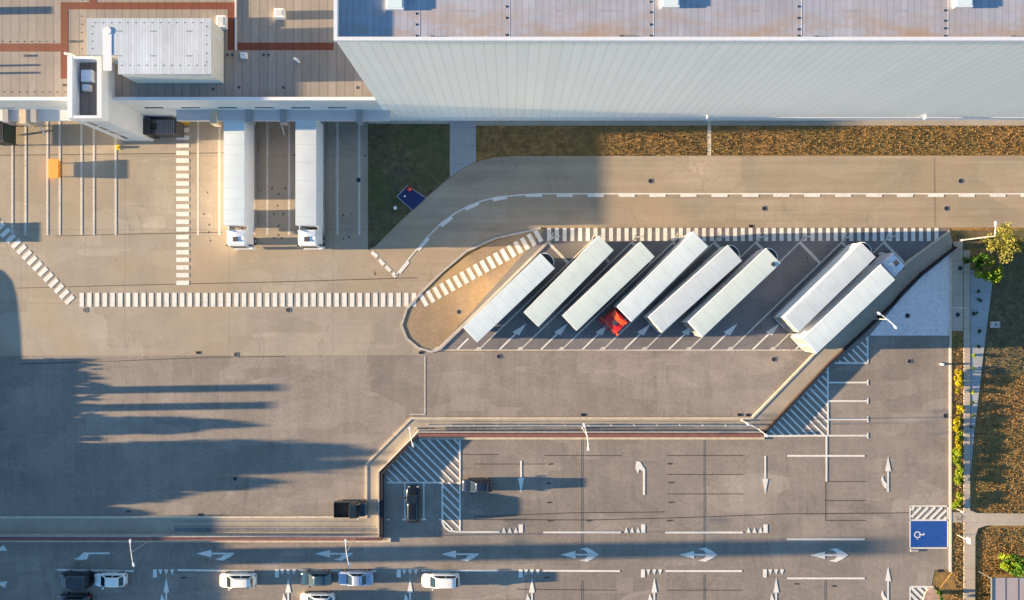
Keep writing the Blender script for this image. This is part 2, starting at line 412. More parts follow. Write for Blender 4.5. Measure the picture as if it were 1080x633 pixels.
sheet('cross_link', [(1003.8, 540), (1015.6, 540), (1015.6, 551), (1003.8, 551)], .10, M['slab'], -.01)
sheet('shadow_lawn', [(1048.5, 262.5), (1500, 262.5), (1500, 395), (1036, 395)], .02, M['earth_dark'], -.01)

# manhole covers and rectangular drains
def manhole(u, v, label, r=.30, collar=False):
    z = .024
    if 388 < u < 1005 and False: z = z
    if (u, v) in ((1012, 283), (1009.5, 332)): z = .105
    if u == 957: z = .026
    t = thing('manhole_cover', label, 'manhole cover', P(u, v, 0) + Vector((0, 0, z)), 0, 'manhole covers in the paving')
    bm = new_bm(); tube(bm, (0, 0, 0), (0, 0, .003), r * 1.22, n=24); obj('collar', bm, M['ring'], t)
    bm = new_bm(); tube(bm, (0, 0, .0035), (0, 0, .006), r, n=24)
    for i in range(-2, 3): box(bm, -r * .7, r * .7, i * r * .28 - .012, i * r * .28 + .012, .0065, .008)
    obj('lid', bm, M['iron'], t)
for a in [(686, 191, 'round dark manhole cover in the upper lane of the road, left of two there'),
          (1013, 191, 'round dark manhole cover in the upper road lane near the right edge'),
          (806, 220, 'round dark manhole cover in the lower road lane above the truck bays'),
          (998, 220, 'round dark manhole cover in the lower road lane above the last crossing stripes'),
          (378, 190, 'round dark manhole cover between the bay lines near the dark lawn'),
          (90, 327, 'round manhole cover just below the corner where the striped crossing bends'),
          (304, 327, 'round manhole cover below the long row of crossing stripes'),
          (249, 374, 'round manhole cover on the seam between pale yard and grey asphalt'),
          (484, 329, 'round manhole cover in the brown traffic island'),
          (526, 376, 'round manhole cover below the leftmost angled trailer'),
          (816, 379, 'round manhole cover below the right end of the truck bay line'),
          (959, 381, 'round manhole cover on the asphalt below the grey setts'),
          (957, 333, 'round manhole cover in the middle of the grey setts'),
          (1009.5, 332, 'round manhole cover in side walk right of the grey setts'),
          (1012, 283, 'round manhole cover in the side walk close to the yellow tree'),
          (997, 438.5, 'round manhole cover beside the kerb of the hedge bed'),
          (248, 505, 'round manhole cover in the shaded lower yard')]: manhole(*a)
def drain(u, v, label, w=.55, h=.36):
    t = thing('drain_grate', label, 'drain', P(u, v, 0) + Vector((0, 0, .022)), 0, 'rectangular drain grates')
    bm = new_bm(); box(bm, -w / 2, w / 2, -h / 2, h / 2, 0, .008); obj('frame', bm, M['dark'], t)
    bm = new_bm()
    for i in range(6): x = -w / 2 + .05 + i * (w - .1) / 5; box(bm, x - .015, x + .015, -h / 2 + .03, h / 2 - .03, .0085, .015)
    obj('grate', bm, M['black'], t)
for a in [(209, 372, 'small rectangular drain grate beside the round cover on the yard seam'), (444, 372, 'rectangular drain grate at the foot of the traffic island'),
          (615, 437.5, 'rectangular drain grate alone against the kerb below the trailers'), (780, 437.5, 'left one of two rectangular drain grates at the foot of the buff ramp'),
          (789, 437.7, 'right one of two rectangular drain grates at the foot of the buff ramp'), (211, 543, 'rectangular drain grate against the lower yard kerb'),
          (792, 238.6, 'rectangular drain grate at the road edge above the crossing stripes'), (991, 602, 'rectangular drain grate below the blue parking bay')]: drain(*a)

# ------------------------------------------------------------------ painted markings
ZP = .026
def seg(bm, a, b, w=2.0, z=ZP): strip(bm, [a, b], w / S, None, z)
def px_poly(bm, pts, z=ZP): prism(bm, pxs(pts), None, z)

# crossing stripes
bm = new_bm()
for i in range(44):
    u = 84 + i * 8.15
    if u < 441: px_poly(bm, [(u, 309), (u + 4.6, 309), (u + 4.6, 323.5), (u, 323.5)])
def ladder(a, b, wid, period, bar, skip=0):
    a = Vector(a); b = Vector(b); L = (b - a).length; dd = (b - a) / L; n = Vector((-dd.y, dd.x)); s = skip
    while s + bar < L:
        p = a + dd * s; q = a + dd * (s + bar)
        px_poly(bm, [tuple(p - n * wid / 2), tuple(q - n * wid / 2), tuple(q + n * wid / 2), tuple(p + n * wid / 2)]); s += period
ladder((-7, 232), (79, 322), 11.5, 8.15, 4.7)
ladder((445, 318), (573, 246), 13.5, 8.15, 4.6)
for i in range(22):
    v = 127 + i * 8.05
    if v < 302: px_poly(bm, [(186, v), (199.5, v), (199.5, v + 4.6), (186, v + 4.6)])
for i in range(51):
    u = 577 + i * 8.17
    if u < 990: px_poly(bm, [(u, 240.5), (u + 4.2, 240.5), (u + 4.2, 254.3), (u, 254.3)])
struct(obj('crossing_stripes', bm, M['paint']))

# dock lane lines
bm = new_bm()
for u in (13, 27, 50, 63, 86, 99, 122, 209, 231.5, 268.5, 282, 305, 341.5, 356, 379): seg(bm, (u, 124), (u, 248), 2.2)
struct(obj('dock_lane_lines', bm, M['paint_thin']))

# road centre line: a thin line with thick blocks on its lower side
bm = new_bm()
cl = [(1500, 204.5), (570, 204.5), (545, 206), (525, 208), (508, 212), (495, 217), (480, 225), (465, 236), (450, 251), (433, 271), (417, 291)]
strip(bm, cl, .17, None, ZP)
u = 1500
while u > 552: px_poly(bm, [(u, 205.0), (u + 17, 205.0), (u + 17, 207.8), (u, 207.8)], ZP + .003); u -= 32.6
for a, b in (((535, 208.2), (520, 211)), ((505, 214.5), (491, 221)), ((477, 229.5), (465, 238.5)), ((452, 251.5), (441, 264)), ((431, 276), (421, 288))): seg(bm, a, b, 3.2, ZP + .004)
for a, b in (((392, 266), (398, 271)), ((400, 274), (405, 279.5)), ((407, 281), (412, 286)), ((414, 288), (418, 292))): seg(bm, a, b, 4)
struct(obj('road_centre_line', bm, M['paint']))

# truck bay lines, wheel stops and arrows
bm = new_bm(); seg(bm, (455, 369.3), (848, 369.3), 1.1); seg(bm, (448, 376), (448, 437), .9); seg(bm, (432, 437), (448, 437), .9); struct(obj('bay_front_line', bm, M['paint_thin']))
bm = new_bm(); DIR = Vector((117.4, -113.6)).normalized()
starts = [461, 505, 549, 592.6, 636, 680, 726.5, 770.5, 815]
for s in starts:
    top = Vector((s, 369)) + DIR * 171
    seg(bm, (s, 369), tuple(top), 1.5)
    px_poly(bm, [(s - 5, 370), (s - 1, 366), (s + 3, 366), (s + 2, 370)], ZP + .002)
    seg(bm, tuple(Vector((s, 369)) + DIR * 166), tuple(Vector((s, 369)) + DIR * 166 + Vector((3, -8))), 1.5, ZP + .004)
    seg(bm, tuple(top), tuple(top + Vector((7, -1))), 1.5, ZP + .003)
    wb = Vector((s, 369)) + DIR * 163; nn = Vector((-DIR.y, DIR.x)); seg(bm, tuple(wb), tuple(wb + nn * 30.5), 3.0, ZP + .006)
struct(obj('bay_lines', bm, M['paint_thin']))
bm = new_bm()
for s in (526.5, 570.3, 614, 658, 705, 749, 793.5):
    a = Vector((s, 369)); n = Vector((-DIR.y, DIR.x))
    seg(bm, tuple(a), tuple(a + DIR * 28), 1.7)
    b = a + DIR * 24
    px_poly(bm, [tuple(b - n * 3.6 - DIR * 1), tuple(b + n * 3.6 + DIR * 1.5), tuple(b + DIR * 16)], ZP + .003)
seg(bm, (838.5, 369), (848, 360), 1.6); seg(bm, (482, 369), (494, 357), 1.6)
struct(obj('bay_arrows', bm, M['paint']))

# car park: hatched zones
bm = new_bm()
def hatch(poly, sp, d, w=1.7, off=0):
    """clip 45-degree lines (in photo pixels) to a convex polygon; d=+1 runs down-right"""
    ks = [v - d * u for u, v in poly]; k = min(ks) + off
    while k < max(ks):
        hits = []
        for i in range(len(poly)):
            (x0, y0), (x1, y1) = poly[i], poly[(i + 1) % len(poly)]
            f0, f1 = y0 - d * x0 - k, y1 - d * x1 - k
            if f0 * f1 < 0: t = f0 / (f0 - f1); hits.append((x0 + (x1 - x0) * t, y0 + (y1 - y0) * t))
        if len(hits) == 2: seg(bm, hits[0], hits[1], w)
        k += sp
def outline(pts, w=1.8):
    for a, b in zip(pts, pts[1:]): seg(bm, a, b, w, ZP + .003)
hatch([(438, 463.5), (485, 463.5), (485, 508.5), (408, 508.5), (408, 494)], 9.2, 1, 1.9, 6)
hatch([(466.5, 508.5), (485, 508.5), (485, 559), (474, 559), (466.5, 549)], 9.2, 1, 1.9, 3)
outline([(485, 463), (485, 560)]); outline([(408, 509), (466.5, 509), (466.5, 551), (469, 556), (474, 560), (485, 561), (527, 561)])
hatch([(873, 390), (873, 459.5), (806, 459.5)], 8.6, 1, 1.9, 4); outline([(873, 387), (873, 459.5), (803, 460)])
hatch([(915, 355), (915, 383), (882, 383)], 8.6, 1, 1.9, 4); outline([(915, 355), (915, 383), (880, 383)])
struct(obj('hatched_zones', bm, M['paint']))

# car park: stall lines
bm = new_bm()
for u in (427, 447): seg(bm, (u, 509), (u, 548), 1.6); seg(bm, (u - 3, 548), (u + 3, 548), 1.6, ZP + .002)
seg(bm, (408.5, 548), (411, 548), 1.6); seg(bm, (463, 548), (466, 548), 1.6)
for v in (403.5, 423, 442.3, 459.5): seg(bm, (873, v), (915, v), 1.7); seg(bm, (915, v - 3), (915, v + 3), 1.6, ZP + .002)
seg(bm, (871.5, 459), (871.5, 508), 1.9, ZP + .004); seg(bm, (830, 480.8), (912, 480.8), 1.9)
seg(bm, (830, 568.8), (912, 568.8), 1.9); seg(bm, (830, 610), (912, 610), 1.9)
for u in (573, 701.5): seg(bm, (u, 561.6), (u + 82, 561.6), 1.9)
for u in (60, 187.5, 316, 444.5, 573, 701.5): seg(bm, (u, 602 - (573 - u) * .002), (u + 81, 602.3), 1.9)
struct(obj('stall_lines', bm, M['paint']))

# small triangles with a block, and all lane arrows
bm = new_bm()
for x in (549, 678, 807):
    px_poly(bm, [(x - 2, 553), (x + 2.5, 553), (x + 2.5, 562), (x - 2, 562)])
    for k in (5, 11.3, 17.6): px_poly(bm, [(x - k - 2.2, 562), (x - k + 2.2, 562), (x - k, 556)])
for x in (163.5, 292, 420.5, 549, 678, 806.5):
    px_poly(bm, [(x - 2, 600.5), (x + 2.2, 600.5), (x + 2.2, 609), (x - 2, 609)])
    for k in (5.8, 12, 18.2): px_poly(bm, [(x + k - 2.2, 600.5), (x + k + 2.2, 600.5), (x + k, 606.5)])
    t = x + 12; px_poly(bm, [(t - 3, 625), (t + 3, 625), (t, 609)]); px_poly(bm, [(t - .9, 625.2), (t + .9, 625.2), (t + .9, 660), (t - .9, 660)])
    px_poly(bm, [(t - 2, 632), (t - 5, 640), (t - 7, 636), (t - 5, 626)])
def arrow_left(x, y, branches, sc=1.0):
    px_poly(bm, [(x, y), (x + 16, y - 4), (x + 16, y + 4)]); px_poly(bm, [(x + 16.2, y - .9), (x + 40, y - .9), (x + 40, y + .9), (x + 16.2, y + .9)])
    for s in branches: px_poly(bm, [(x + 20, y + s * 6), (x + 28, y + s * 7.5), (x + 35, y + s * 4), (x + 39, y + s * 1.2), (x + 29, y + s * 1.2), (x + 26, y + s * 4.5)])
arrow_left(207, 583.8, [1]); arrow_left(332, 584, [1]); arrow_left(465, 584.5, [1])
arrow_left(591, 585, [-1, 1]); arrow_left(716, 585, [-1, 1]); arrow_left(854, 585.5, [-1, 1])
px_poly(bm, [(88, 582.6), (116, 582.6), (116, 584.4), (94, 584.4), (92, 590), (84, 591), (77, 589), (83, 588)])
px_poly(bm, [(-3, 579), (4, 575), (8, 581), (0, 581)]); px_poly(bm, [(-3, 614), (8, 613), (5, 620), (0, 617)])
def arrow_v(x, y0, y1, up, branch=0):
    s = -1 if up else 1; tip = y0 if up else y1; tail = y1 if up else y0
    px_poly(bm, [(x - 3.2, tip - s * 16), (x + 3.2, tip - s * 16), (x, tip)]); px_poly(bm, [(x - .9, tip - s * 16.2), (x + .9, tip - s * 16.2), (x + .9, tail), (x - .9, tail)])
    if branch: px_poly(bm, [(x - 1.3, tail - 3), (x - 5, tail - 6), (x - 7.5, tail - 13), (x - 6, tail - 18), (x - 4, tail - 12), (x - 1.3, tail - 9)])
arrow_v(549.5, 486, 520, False); arrow_v(807, 481, 521, False); arrow_v(936.5, 481, 519, True, 1); arrow_v(936.5, 597, 640, True, 1)
px_poly(bm, [(678, 522), (680.3, 522), (680.3, 495), (675, 487), (671, 486.5), (670, 494), (673, 499.5), (674.5, 495), (678, 497)])
struct(obj('lane_arrows', bm, M['paint']))

# blue accessible bay
px = lambda pts: pxs(pts)
bm = new_bm(); px_poly(bm, [(960, 549.5), (998.6, 549.5), (998.6, 577), (960, 577)], ZP); struct(obj('blue_bay_surface', bm, M['bluepaint']))
bm = new_bm()
outline([(959.5, 578), (1000, 578)], 1.4); outline([(959.5, 533.8), (1000, 533.8)], 1.5); outline([(959.6, 533), (959.6, 578)], 1.3); outline([(999.4, 533), (999.4, 578)], 1.3); outline([(959.5, 548.6), (1000, 548.6)], 1.6)
hatch([(961, 535), (998, 535), (998, 548), (961, 548)], 7.4, -1, 2.6, 3)
hatch([(959.5, 619.5), (985, 619.5), (978, 633), (959.5, 640)], 7.4, 1, 2.8, 2); outline([(959.6, 618.8), (984, 618.8)], 1.7); outline([(959.6, 618.8), (959.6, 650)], 1.5)
# wheelchair sign drawn in white, wheel ring plus body strokes
cx, cy = 967.5, 564
ring = [(cx + 3.1 * math.cos(a * math.pi / 8), cy + 3.1 * math.sin(a * math.pi / 8)) for a in range(1, 17)]
strip(bm, ring, .13, None, ZP + .006)
outline([(cx + 1.5, cy), (cx + 6.5, cy)], 1.1); outline([(cx + 6.8, cy - 1.7), (cx + 6.8, cy + .6)], 1.1); outline([(cx - .5, cy + 4.8), (cx + .5, cy + 4.8)], 1)
struct(obj('blue_bay_markings', bm, M['paint']))

# tar seams and wheel-dragged stains
bm = new_bm()
def seam(pts, w=.7): strip(bm, pts, w / S, None, .0235)
for pts in ([(870.5, 508), (870.5, 549)], [(871, 508), (912, 508)], [(871, 528), (912, 528)], [(871, 549), (912, 549)], [(613.5, 463), (613.5, 575)], [(742.5, 463), (742.5, 578)], [(574, 480.5), (654, 480.5)], [(703, 480.5), (783, 480.5)],
            [(703, 500.5), (783, 500.5)], [(703, 521), (783, 521)], [(500, 489.5), (575, 489.5)], [(486, 479.5), (525, 479.5)], [(545, 621.5), (650, 622.5)], [(703, 622.5), (783, 622.5)], [(613.5, 612), (613.5, 640)], [(742.5, 606), (742.5, 640)], [(870, 612), (870, 640)]): seam(pts)
for pts in ([(0, 163.8), (140, 162.5), (270, 161)], [(60, 249), (140, 247), (235, 245)], [(18, 304), (150, 300.5), (290, 297.5), (440, 293)], [(20, 384), (120, 381), (220, 377), (300, 376)], [(500, 548), (620, 548.5), (720, 546), (830, 542), (960, 541)], [(500, 545), (600, 541), (700, 540)]): seam(pts, .8)
seam([(985, 166), (986, 239)], .35)
struct(obj('tar_seams', bm, M['tar']))
bm = new_bm()
def blot(u, v, rx, ry):
    n = 14; pts = []
    for i in range(n):
        a = 2 * math.pi * i / n; k = random.uniform(.55, 1.15); pts.append((u + rx * k * math.cos(a), v + ry * k * math.sin(a)))
    px_poly(bm, pts, .0245)
for u, v in ((580, 489.5), (579, 509.5), (579, 530), (580, 549), (621, 549), (706, 489), (708, 509), (707, 530), (706, 549), (840, 616), (879, 618), (577, 609), (136, 539), (194, 609)): blot(u, v, 3.2, 1.1)
for u, v in ((287, 199), (301, 199), (294, 205), (293, 217), (289, 226), (299, 226), (294, 238), (294, 248), (297, 251), (289, 251), (362, 227), (362, 252), (371, 226), (368, 250), (385, 164), (311, 164), (219, 203), (221, 237), (220, 245), (222, 254), (215, 226), (851, 272)): blot(u, v, 1.1, 1.3)
struct(obj('oil_stains', bm, M['stain']))

# ------------------------------------------------------------------ buildings
YF = P(0, 127, 0).y            # common facade plane
XC = P(353, 45, 24.9).x        # corner of the tall warehouse
ZT, ZL = 24.9, 8.2
XR, YB, XL = 130, 120, -140

def corrugated(bm, x0, x1, y, z0, z1, period=.50, depth=.0022, vert=False, axis='x'):
    """ribbed sheet wall, ribs vertical; faces -Y (axis x) or -X (axis y)"""
    pts = []; x = x0
    while x < x1 - 1e-6:
        for f, dd in ((0, 0), (.55, 0), (.65, depth), (.9, depth), (1.0, 0)):
            if f < 1: pts.append((min(x + f * period, x1), dd))
        x += period
    pts.append((x1, 0))
    lo = []; hi = []
    for a, dd in pts:
        q = (a, y - dd) if axis == 'x' else (y - dd, a)
        lo.append(bm.verts.new((q[0], q[1], z0))); hi.append(bm.verts.new((q[0], q[1], z1)))
    for i in range(len(pts) - 1):
        if pts[i + 1][0] - pts[i][0] > 1e-6: bm.faces.new((lo[i], lo[i + 1], hi[i + 1], hi[i]))

# tall warehouse
wh = thing('warehouse', 'tall pale grey ribbed-clad warehouse with a grey roof at the top right', 'warehouse', (0, 0, 0))
M['clad_panels'] = roof_mat('pale_cladding_panels', (.86, .85, .81), 1.05, .24, calm=.15)
bm = new_bm(); box(bm, XC, XR, YF, YF + .24, 1.301, ZT - .33); obj('wall', bm, M['clad_panels'], wh)
bm = new_bm(); corrugated(bm, YF + .001, YB, XC, ZL - .6, ZT - .3, axis='y'); obj('gable_wall', bm, M['low_bounce_clad'], wh)
bm = new_bm(); box(bm, XC, XR, YF - .06, YF + .3, 0, 1.3); obj('plinth', bm, M['white_trim'], wh)
M['roof_tall'] = roof_mat('lavender_grey_roof_membrane', (.365, .375, .43), .62, .28, stain=(YF + .4, YF + 4.2, (.36, .25, .16, 1)))
bm = new_bm(); prism(bm, [(XC + .25, YF + .25), (XR, YF + .25), (XR, YB), (XC + .25, YB)], None, ZT - .55); obj('roof', bm, M['roof_tall'], wh)
bm = new_bm(); box(bm, XC - .1, XR, YF - .12, YF + .22, ZT - .32, ZT); box(bm, XC - .1, XC + .24, YF + .221, YB, ZT - .32, ZT); obj('parapet', bm, M['white_trim'], wh)
# inner lining of the parapet
bm = new_bm(); box(bm, XC + .10, XC + .22, YF + .23, YB, ZT - .6, ZT - .33); box(bm, XC + .23, XR, YF + .05, YF + .21, ZT - .6, ZT - .33); obj('upstand', bm, M['clad'], wh)
rz = ZT - .55
for u in (416, 707.5, 1017.5):
    a = P(u - 9.5, 9.5 if u < 500 else 7, rz + .35); b = P(u + 9.5, -30, rz + .35)
    bm = new_bm(); box(bm, a.x, b.x, a.y, b.y, rz + .001, rz + .28); sk = obj('skylight', bm, M['white_trim'], wh)
    bm = new_bm(); box(bm, a.x + .14, b.x - .14, a.y + .14, b.y - .14, rz + .281, rz + .34); obj('pane', bm, M['skyglass'], sk)
for u, vs in ((439, (14.5, 26, 38)), (534, (7, 19, 37)), (686, (2, 13, 26, 38)), (842, (7, 19, 31, 38)), (996.5, (11, 22, 30, 38))):
    bm = new_bm(); p = P(u + 3.5, 44, rz); q = P(u + 3.5, -60, rz); box(bm, p.x - .025, p.x + .025, YF + .4, q.y, rz + .001, rz + .008); obj('roof_seam', bm, M['galv'], wh)
    for v in vs:
        p = P(u, v, rz); bm = new_bm(); tube(bm, (p.x, p.y, rz), (p.x, p.y, rz + .03), .12, .09); obj('roof_anchor', bm, M['dark'], wh)
for u, v in ((457, 40), (656, 39.5), (860.5, 40), (1068, 40)):
    p = P(u, v, rz); bm = new_bm(); box(bm, p.x - .25, p.x + .18, p.y - .15, p.y + .15, rz + .001, rz + .12); tube(bm, (p.x, p.y, rz), (p.x, p.y, rz + .2), .09); obj('roof_drain', bm, M['charcoal'], wh, bevel=.02)
for a, b in ((395, 405), (475, 500), (586, 592), (631, 655), (790, 800), (888, 905), (943, 957)):
    p, q = P(a, 11.5, rz), P(b, 11.5, rz); bm = new_bm(); box(bm, p.x, q.x, p.y - .02, p.y + .02, rz + .001, rz + .012); obj('roof_lap', bm, M['grey_metal'], wh)
for u, v in ((420, 130), (522, 123), (745.5, 121), (975, 122)):
    p = P(u, v, 1.5 if v > 125 else 2.0); bm = new_bm(); box(bm, p.x - .08, p.x + .08, YF - .42, YF - .04, 1.9, 2.3); obj('wall_lamp', bm, M['white_metal'], wh, bevel=.02)

# low dock building
dk = thing('dock_building', 'low loading dock building with grey roof, red walkways and white parapet at the top left', 'building', (0, 0, 0))
ZR = ZL - .45
TX0, TX1 = P(72.5, 0, 10).x, P(108, 0, 10).x          # stair tower extents
TY0, TY1 = P(0, 125, 10).y, P(0, 60, 10).y
bm = new_bm(); box(bm, XL, TX0 - .002, YF, YF + .3, 0, ZL - .12); box(bm, TX1 + .002, XC - .002, YF, YF + .3, 0, ZL - .12); obj('wall', bm, M['white_clad'], dk)
bm = new_bm(); box(bm, XL, TX0 - .002, YF - .05, YF + .34, ZL - .12, ZL); box(bm, TX1 + .002, XC - .04, YF - .05, YF + .34, ZL - .12, ZL); obj('parapet', bm, M['white_trim'], dk)
seamx = P(249, 0, ZR).x
bm = new_bm(); prism(bm, [(XL, YF + .3), (seamx, YF + .3), (seamx, YB), (XL, YB)], None, ZR); obj('roof', bm, M['roof_low'], dk)
bm = new_bm(); prism(bm, [(seamx, YF + .3), (XC, YF + .3), (XC, YB), (seamx, YB)], None, ZR + .002); obj('roof_extension', bm, M['roof_low'], dk)
bm = new_bm(); a = P(249, 30, ZR); box(bm, seamx - .09, seamx + .09, P(0, 53, ZR).y, YB, ZR, ZR + .16); obj('expansion_joint', bm, M['galv'], dk)
bm = new_bm()
for u0, u1, v0, v1 in ((64, 247.5, 2.5, 10), (64, 72, 10.1, 83), (-300, 63.9, 46, 54.5), (94, 102, -40, 2.4), (240, 247.5, 10.1, 53), (250.5, 352, 45, 53)):
    a, b = P(u0, v0, ZR), P(u1, v1, ZR); prism(bm, [(a.x, a.y), (b.x, a.y), (b.x, b.y), (a.x, b.y)], None, ZR + .012)
obj('walkway', bm, M['walkway'], dk)
# penthouse
PX0, PX1 = P(92.5, 0, 10.9).x, P(222, 0, 10.9).x; PY0, PY1 = P(0, 77.5, 10.9).y, P(0, 20, 10.9).y
bm = new_bm(); box(bm, PX0 + 3.6, PX1, PY0, PY1, ZR, 10.7); box(bm, PX0, PX0 + 3.6, PY0 + 2.2, PY1 - .002, ZR, 10.7); ph = obj('penthouse', bm, M['cream'], dk)
bm = new_bm(); box(bm, PX0 + 3.45, PX1 + .08, PY0 - .08, PY1 + .08, 10.7, 10.9); box(bm, PX0 - .08, PX0 + 3.449, PY0 + 2.1, PY1 + .078, 10.7, 10.9); obj('roof_deck', bm, M['white_roof'], ph)
bm = new_bm(); a, b = P(107.5, 30, 11.1), P(116.5, 74, 11.1); box(bm, a.x, b.x, b.y, a.y, 10.901, 10.93); obj('ridge_duct', bm, M['white_trim'], ph)
bm = new_bm(); a = P(111, 31, 11.3); tube(bm, (a.x, a.y, 10.9), (a.x, a.y, 10.96), .42, n=16); obj('roof_cowl', bm, M['white_trim'], ph)
def dots(pts, z, nm, par, r=.07):
    for u, v in pts:
        p = P(u, v, z); bm = new_bm(); tube(bm, (p.x, p.y, z), (p.x, p.y, z + .02), r * 1.3, r, 8); obj(nm, bm, M['charcoal'], par)
DR = .045
dots([(100 + i * 8.6, 24) for i in range(14)] + [(128 + i * 8.8, 69) for i in range(11)] + [(97, 28 + i * 7.8) for i in range(4)] + [(217.5, 28 + i * 9.4) for i in range(5)], 10.9, 'roof_anchor', ph, DR)
for v in (33, 59):
    for u in (125, 161, 199): p = P(u, v, 10.9); bm = new_bm(); box(bm, p.x - .3, p.x + .3, p.y - .06, p.y + .06, 10.901, 10.915); obj('roof_clip', bm, M['grey_metal'], ph)
bm = new_bm(); p = P(225.7, 37, 9.8); box(bm, PX1 + .001, PX1 + .04, p.y - .35, p.y + .35, ZR + .6, ZR + 2.4); obj('door', bm, M['white_trim'], ph)
# stair tower that steps out into the yard
bm = new_bm()
box(bm, TX0, TX1, TY0, TY1, 0, 9.0)
tw = obj('stair_tower', bm, M['white_clad'], dk)
bm = new_bm()
w = .55
box(bm, TX0 - .03, TX0 + w, TY0 - .03, TY1, 9.0, 10.2); box(bm, TX1 - .5, TX1 + .03, TY0 - .03, TY1, 9.0, 10.2); box(bm, TX0 + w + .001, TX1 - .501, TY0 - .03, TY0 + .3, 9.0, 10.19); box(bm, TX0 + w + .001, TX1 - .501, TY1 - .3, TY1, 9.0, 10.19)
obj('parapet', bm, M['white_trim'], tw)
bm = new_bm(); prism(bm, [(TX0 + w, TY0 + .3), (TX1 - .5, TY0 + .3), (TX1 - .5, TY1 - .3), (TX0 + w, TY1 - .3)], None, 9.01); obj('roof_membrane', bm, M['roof_mid'], tw)
a, b = P(86, 74, 9.5), P(97.5, 86, 9.5); bm = new_bm(); box(bm, a.x, b.x, b.y, a.y, 9.011, 9.6); obj('roof_hatch', bm, M['white_trim'], tw, bevel=.05)
a, b = P(87, 89, 9.5), P(94.5, 95.5, 9.5); bm = new_bm(); box(bm, a.x, b.x, b.y, a.y, 9.011, 9.55); obj('vent_unit', bm, M['galv'], tw, bevel=.05)
bm = new_bm()
for i in range(4): box(bm, TX0 + 1.0, TX0 + 1.45, TY0 - .03, TY0 + .05, 1.3 + i * 1.9, 2.8 + i * 1.9)
obj('window', bm, M['winglass'], tw)
# windows over the docks, canopy and dock housings
for i in range(6):
    a = P(152.5 + i * 38.7, 115, 5.3); b = P(172 + i * 38.7, 115, 5.3)
    bm = new_bm(); box(bm, a.x, b.x, YF - .02, YF + .1, 5.05, 5.45); obj('window', bm, M['winglass'], dk)
a, b = P(-22, 115, 5.3), P(14, 115, 5.3); bm = new_bm(); box(bm, a.x, b.x, YF - .02, YF + .1, 5.05, 5.25); obj('window', bm, M['winglass'], dk)
cz = 4.3
for u0, u1, mt in ((186, 411, 'blue_grey'), (-200, 73, 'white_clad')):
    a = P(u0, 127.3, cz); b = P(u1, 120.5, cz)
    bm = new_bm(); box(bm, a.x, b.x, a.y, YF - .002, cz - .35, cz); obj('canopy', bm, M[mt], dk, bevel=.03)
for u in (9, 38.5, 264, 300, 379.5):
    a = P(u, 124, 4.1)
    bm = new_bm(); box(bm, a.x - .35, a.x + .35, a.y - .75, YF - .01, 3.3, 4.6); obj('dock_light_housing', bm, M['grey_metal'], dk, bevel=.08)
for u in (27, 227):
    a = P(u, 124, 4.1)
    bm = new_bm(); box(bm, a.x - .4, a.x + .4, a.y - .9, YF - .01, 3.2, 4.6); obj('dock_light_housing', bm, M['kerb'], dk, bevel=.1)
for u in (20, 56, 93, 220, 250, 274, 293, 325, 348, 367):
    p = P(u, 130, 0)
    bm = new_bm(); box(bm, p.x - 1.1, p.x + 1.1, YF - .1, YF - .002, 1.0, 3.9); obj('dock_door', bm, M['charcoal'], dk)
# curved rail guards at three of the lanes
for u in (11.5, 48, 300):
    bm = new_bm(); p = P(u, 130, 0); pts = [Vector((p.x - 1.4, YF - .1, 1.2)), Vector((p.x - .4, YF - .3, 1.2)), Vector((p.x, YF - .8, 1.1)), Vector((p.x + .05, YF - 2.0, .15))]
    for a, b in zip(pts, pts[1:]): tube(bm, a, b, .09)
    obj('lane_guard', bm, M['galv'], dk)
# roof fittings on the low roof
for u, v, w_, h_, hh in ((232.5, 22.5, 9.5, 12.5, .7), (294, 13.5, 10, 9.5, .7), (256.5, 58, 6, 6, .45)):
    a, b = P(u - w_ / 2, v - h_ / 2, ZR + hh), P(u + w_ / 2, v + h_ / 2, ZR + hh)
    bm = new_bm(); box(bm, a.x, b.x, b.y, a.y, ZR + .003, ZR + hh); rv = obj('roof_vent', bm, M['white_metal'], dk, bevel=.06)
    bm = new_bm(); box(bm, a.x + .2, b.x - .2, b.y + .2, a.y - .2, ZR + hh + .001, ZR + hh + .08); obj('vent_cap', bm, M['galv'], rv)
dots([(85 + 1, 0 + i * 8.6) for i in range(8)] + [(2 + i * 7.8, 44) for i in range(8)] + [(4 + i * 8, 97) for i in range(9)], ZR, 'roof_anchor', dk, .06)
dots([(240, 58), (245, 58), (278, 58), (283, 58), (252, 92), (299, 92.5), (377, 92.5), (225, 94)], ZR, 'roof_drain', dk, .16)
for u, v in ((28, 59), (76, 44), (69, 90)):
    p = P(u, v, ZR); bm = new_bm(); box(bm, p.x - .25, p.x + .3, p.y - .12, p.y + .12, ZR + .02, ZR + .12); obj('cable_tray', bm, M['charcoal'], dk)
for u, v, L in ((72.5, 56.5, 1.0), (312, 62, .5)):
    p = P(u, v, ZR + 1); bm = new_bm(); tube(bm, (p.x, p.y, ZR), (p.x, p.y, ZR + .7), .16); tube(bm, (p.x, p.y, ZR + .7), (p.x - L * .6, p.y + .1, ZR + .9), .16); obj('vent_pipe', bm, M['white_metal'], dk)
# units off to the left whose shadows cross the roof
bm = new_bm(); p = P(-25, 12, ZR); box(bm, p.x - .5, p.x + .5, p.y - .45, p.y + .45, ZR, ZR + .95); obj('roof_unit', bm, M['white_metal'], dk)
for v in (69.5, 77.5):
    bm = new_bm(); p = P(-8, v, ZR); box(bm, p.x - .3, p.x + .3, p.y - .12, p.y + .12, ZR, ZR + .6); obj('roof_pipe', bm, M['white_metal'], dk)

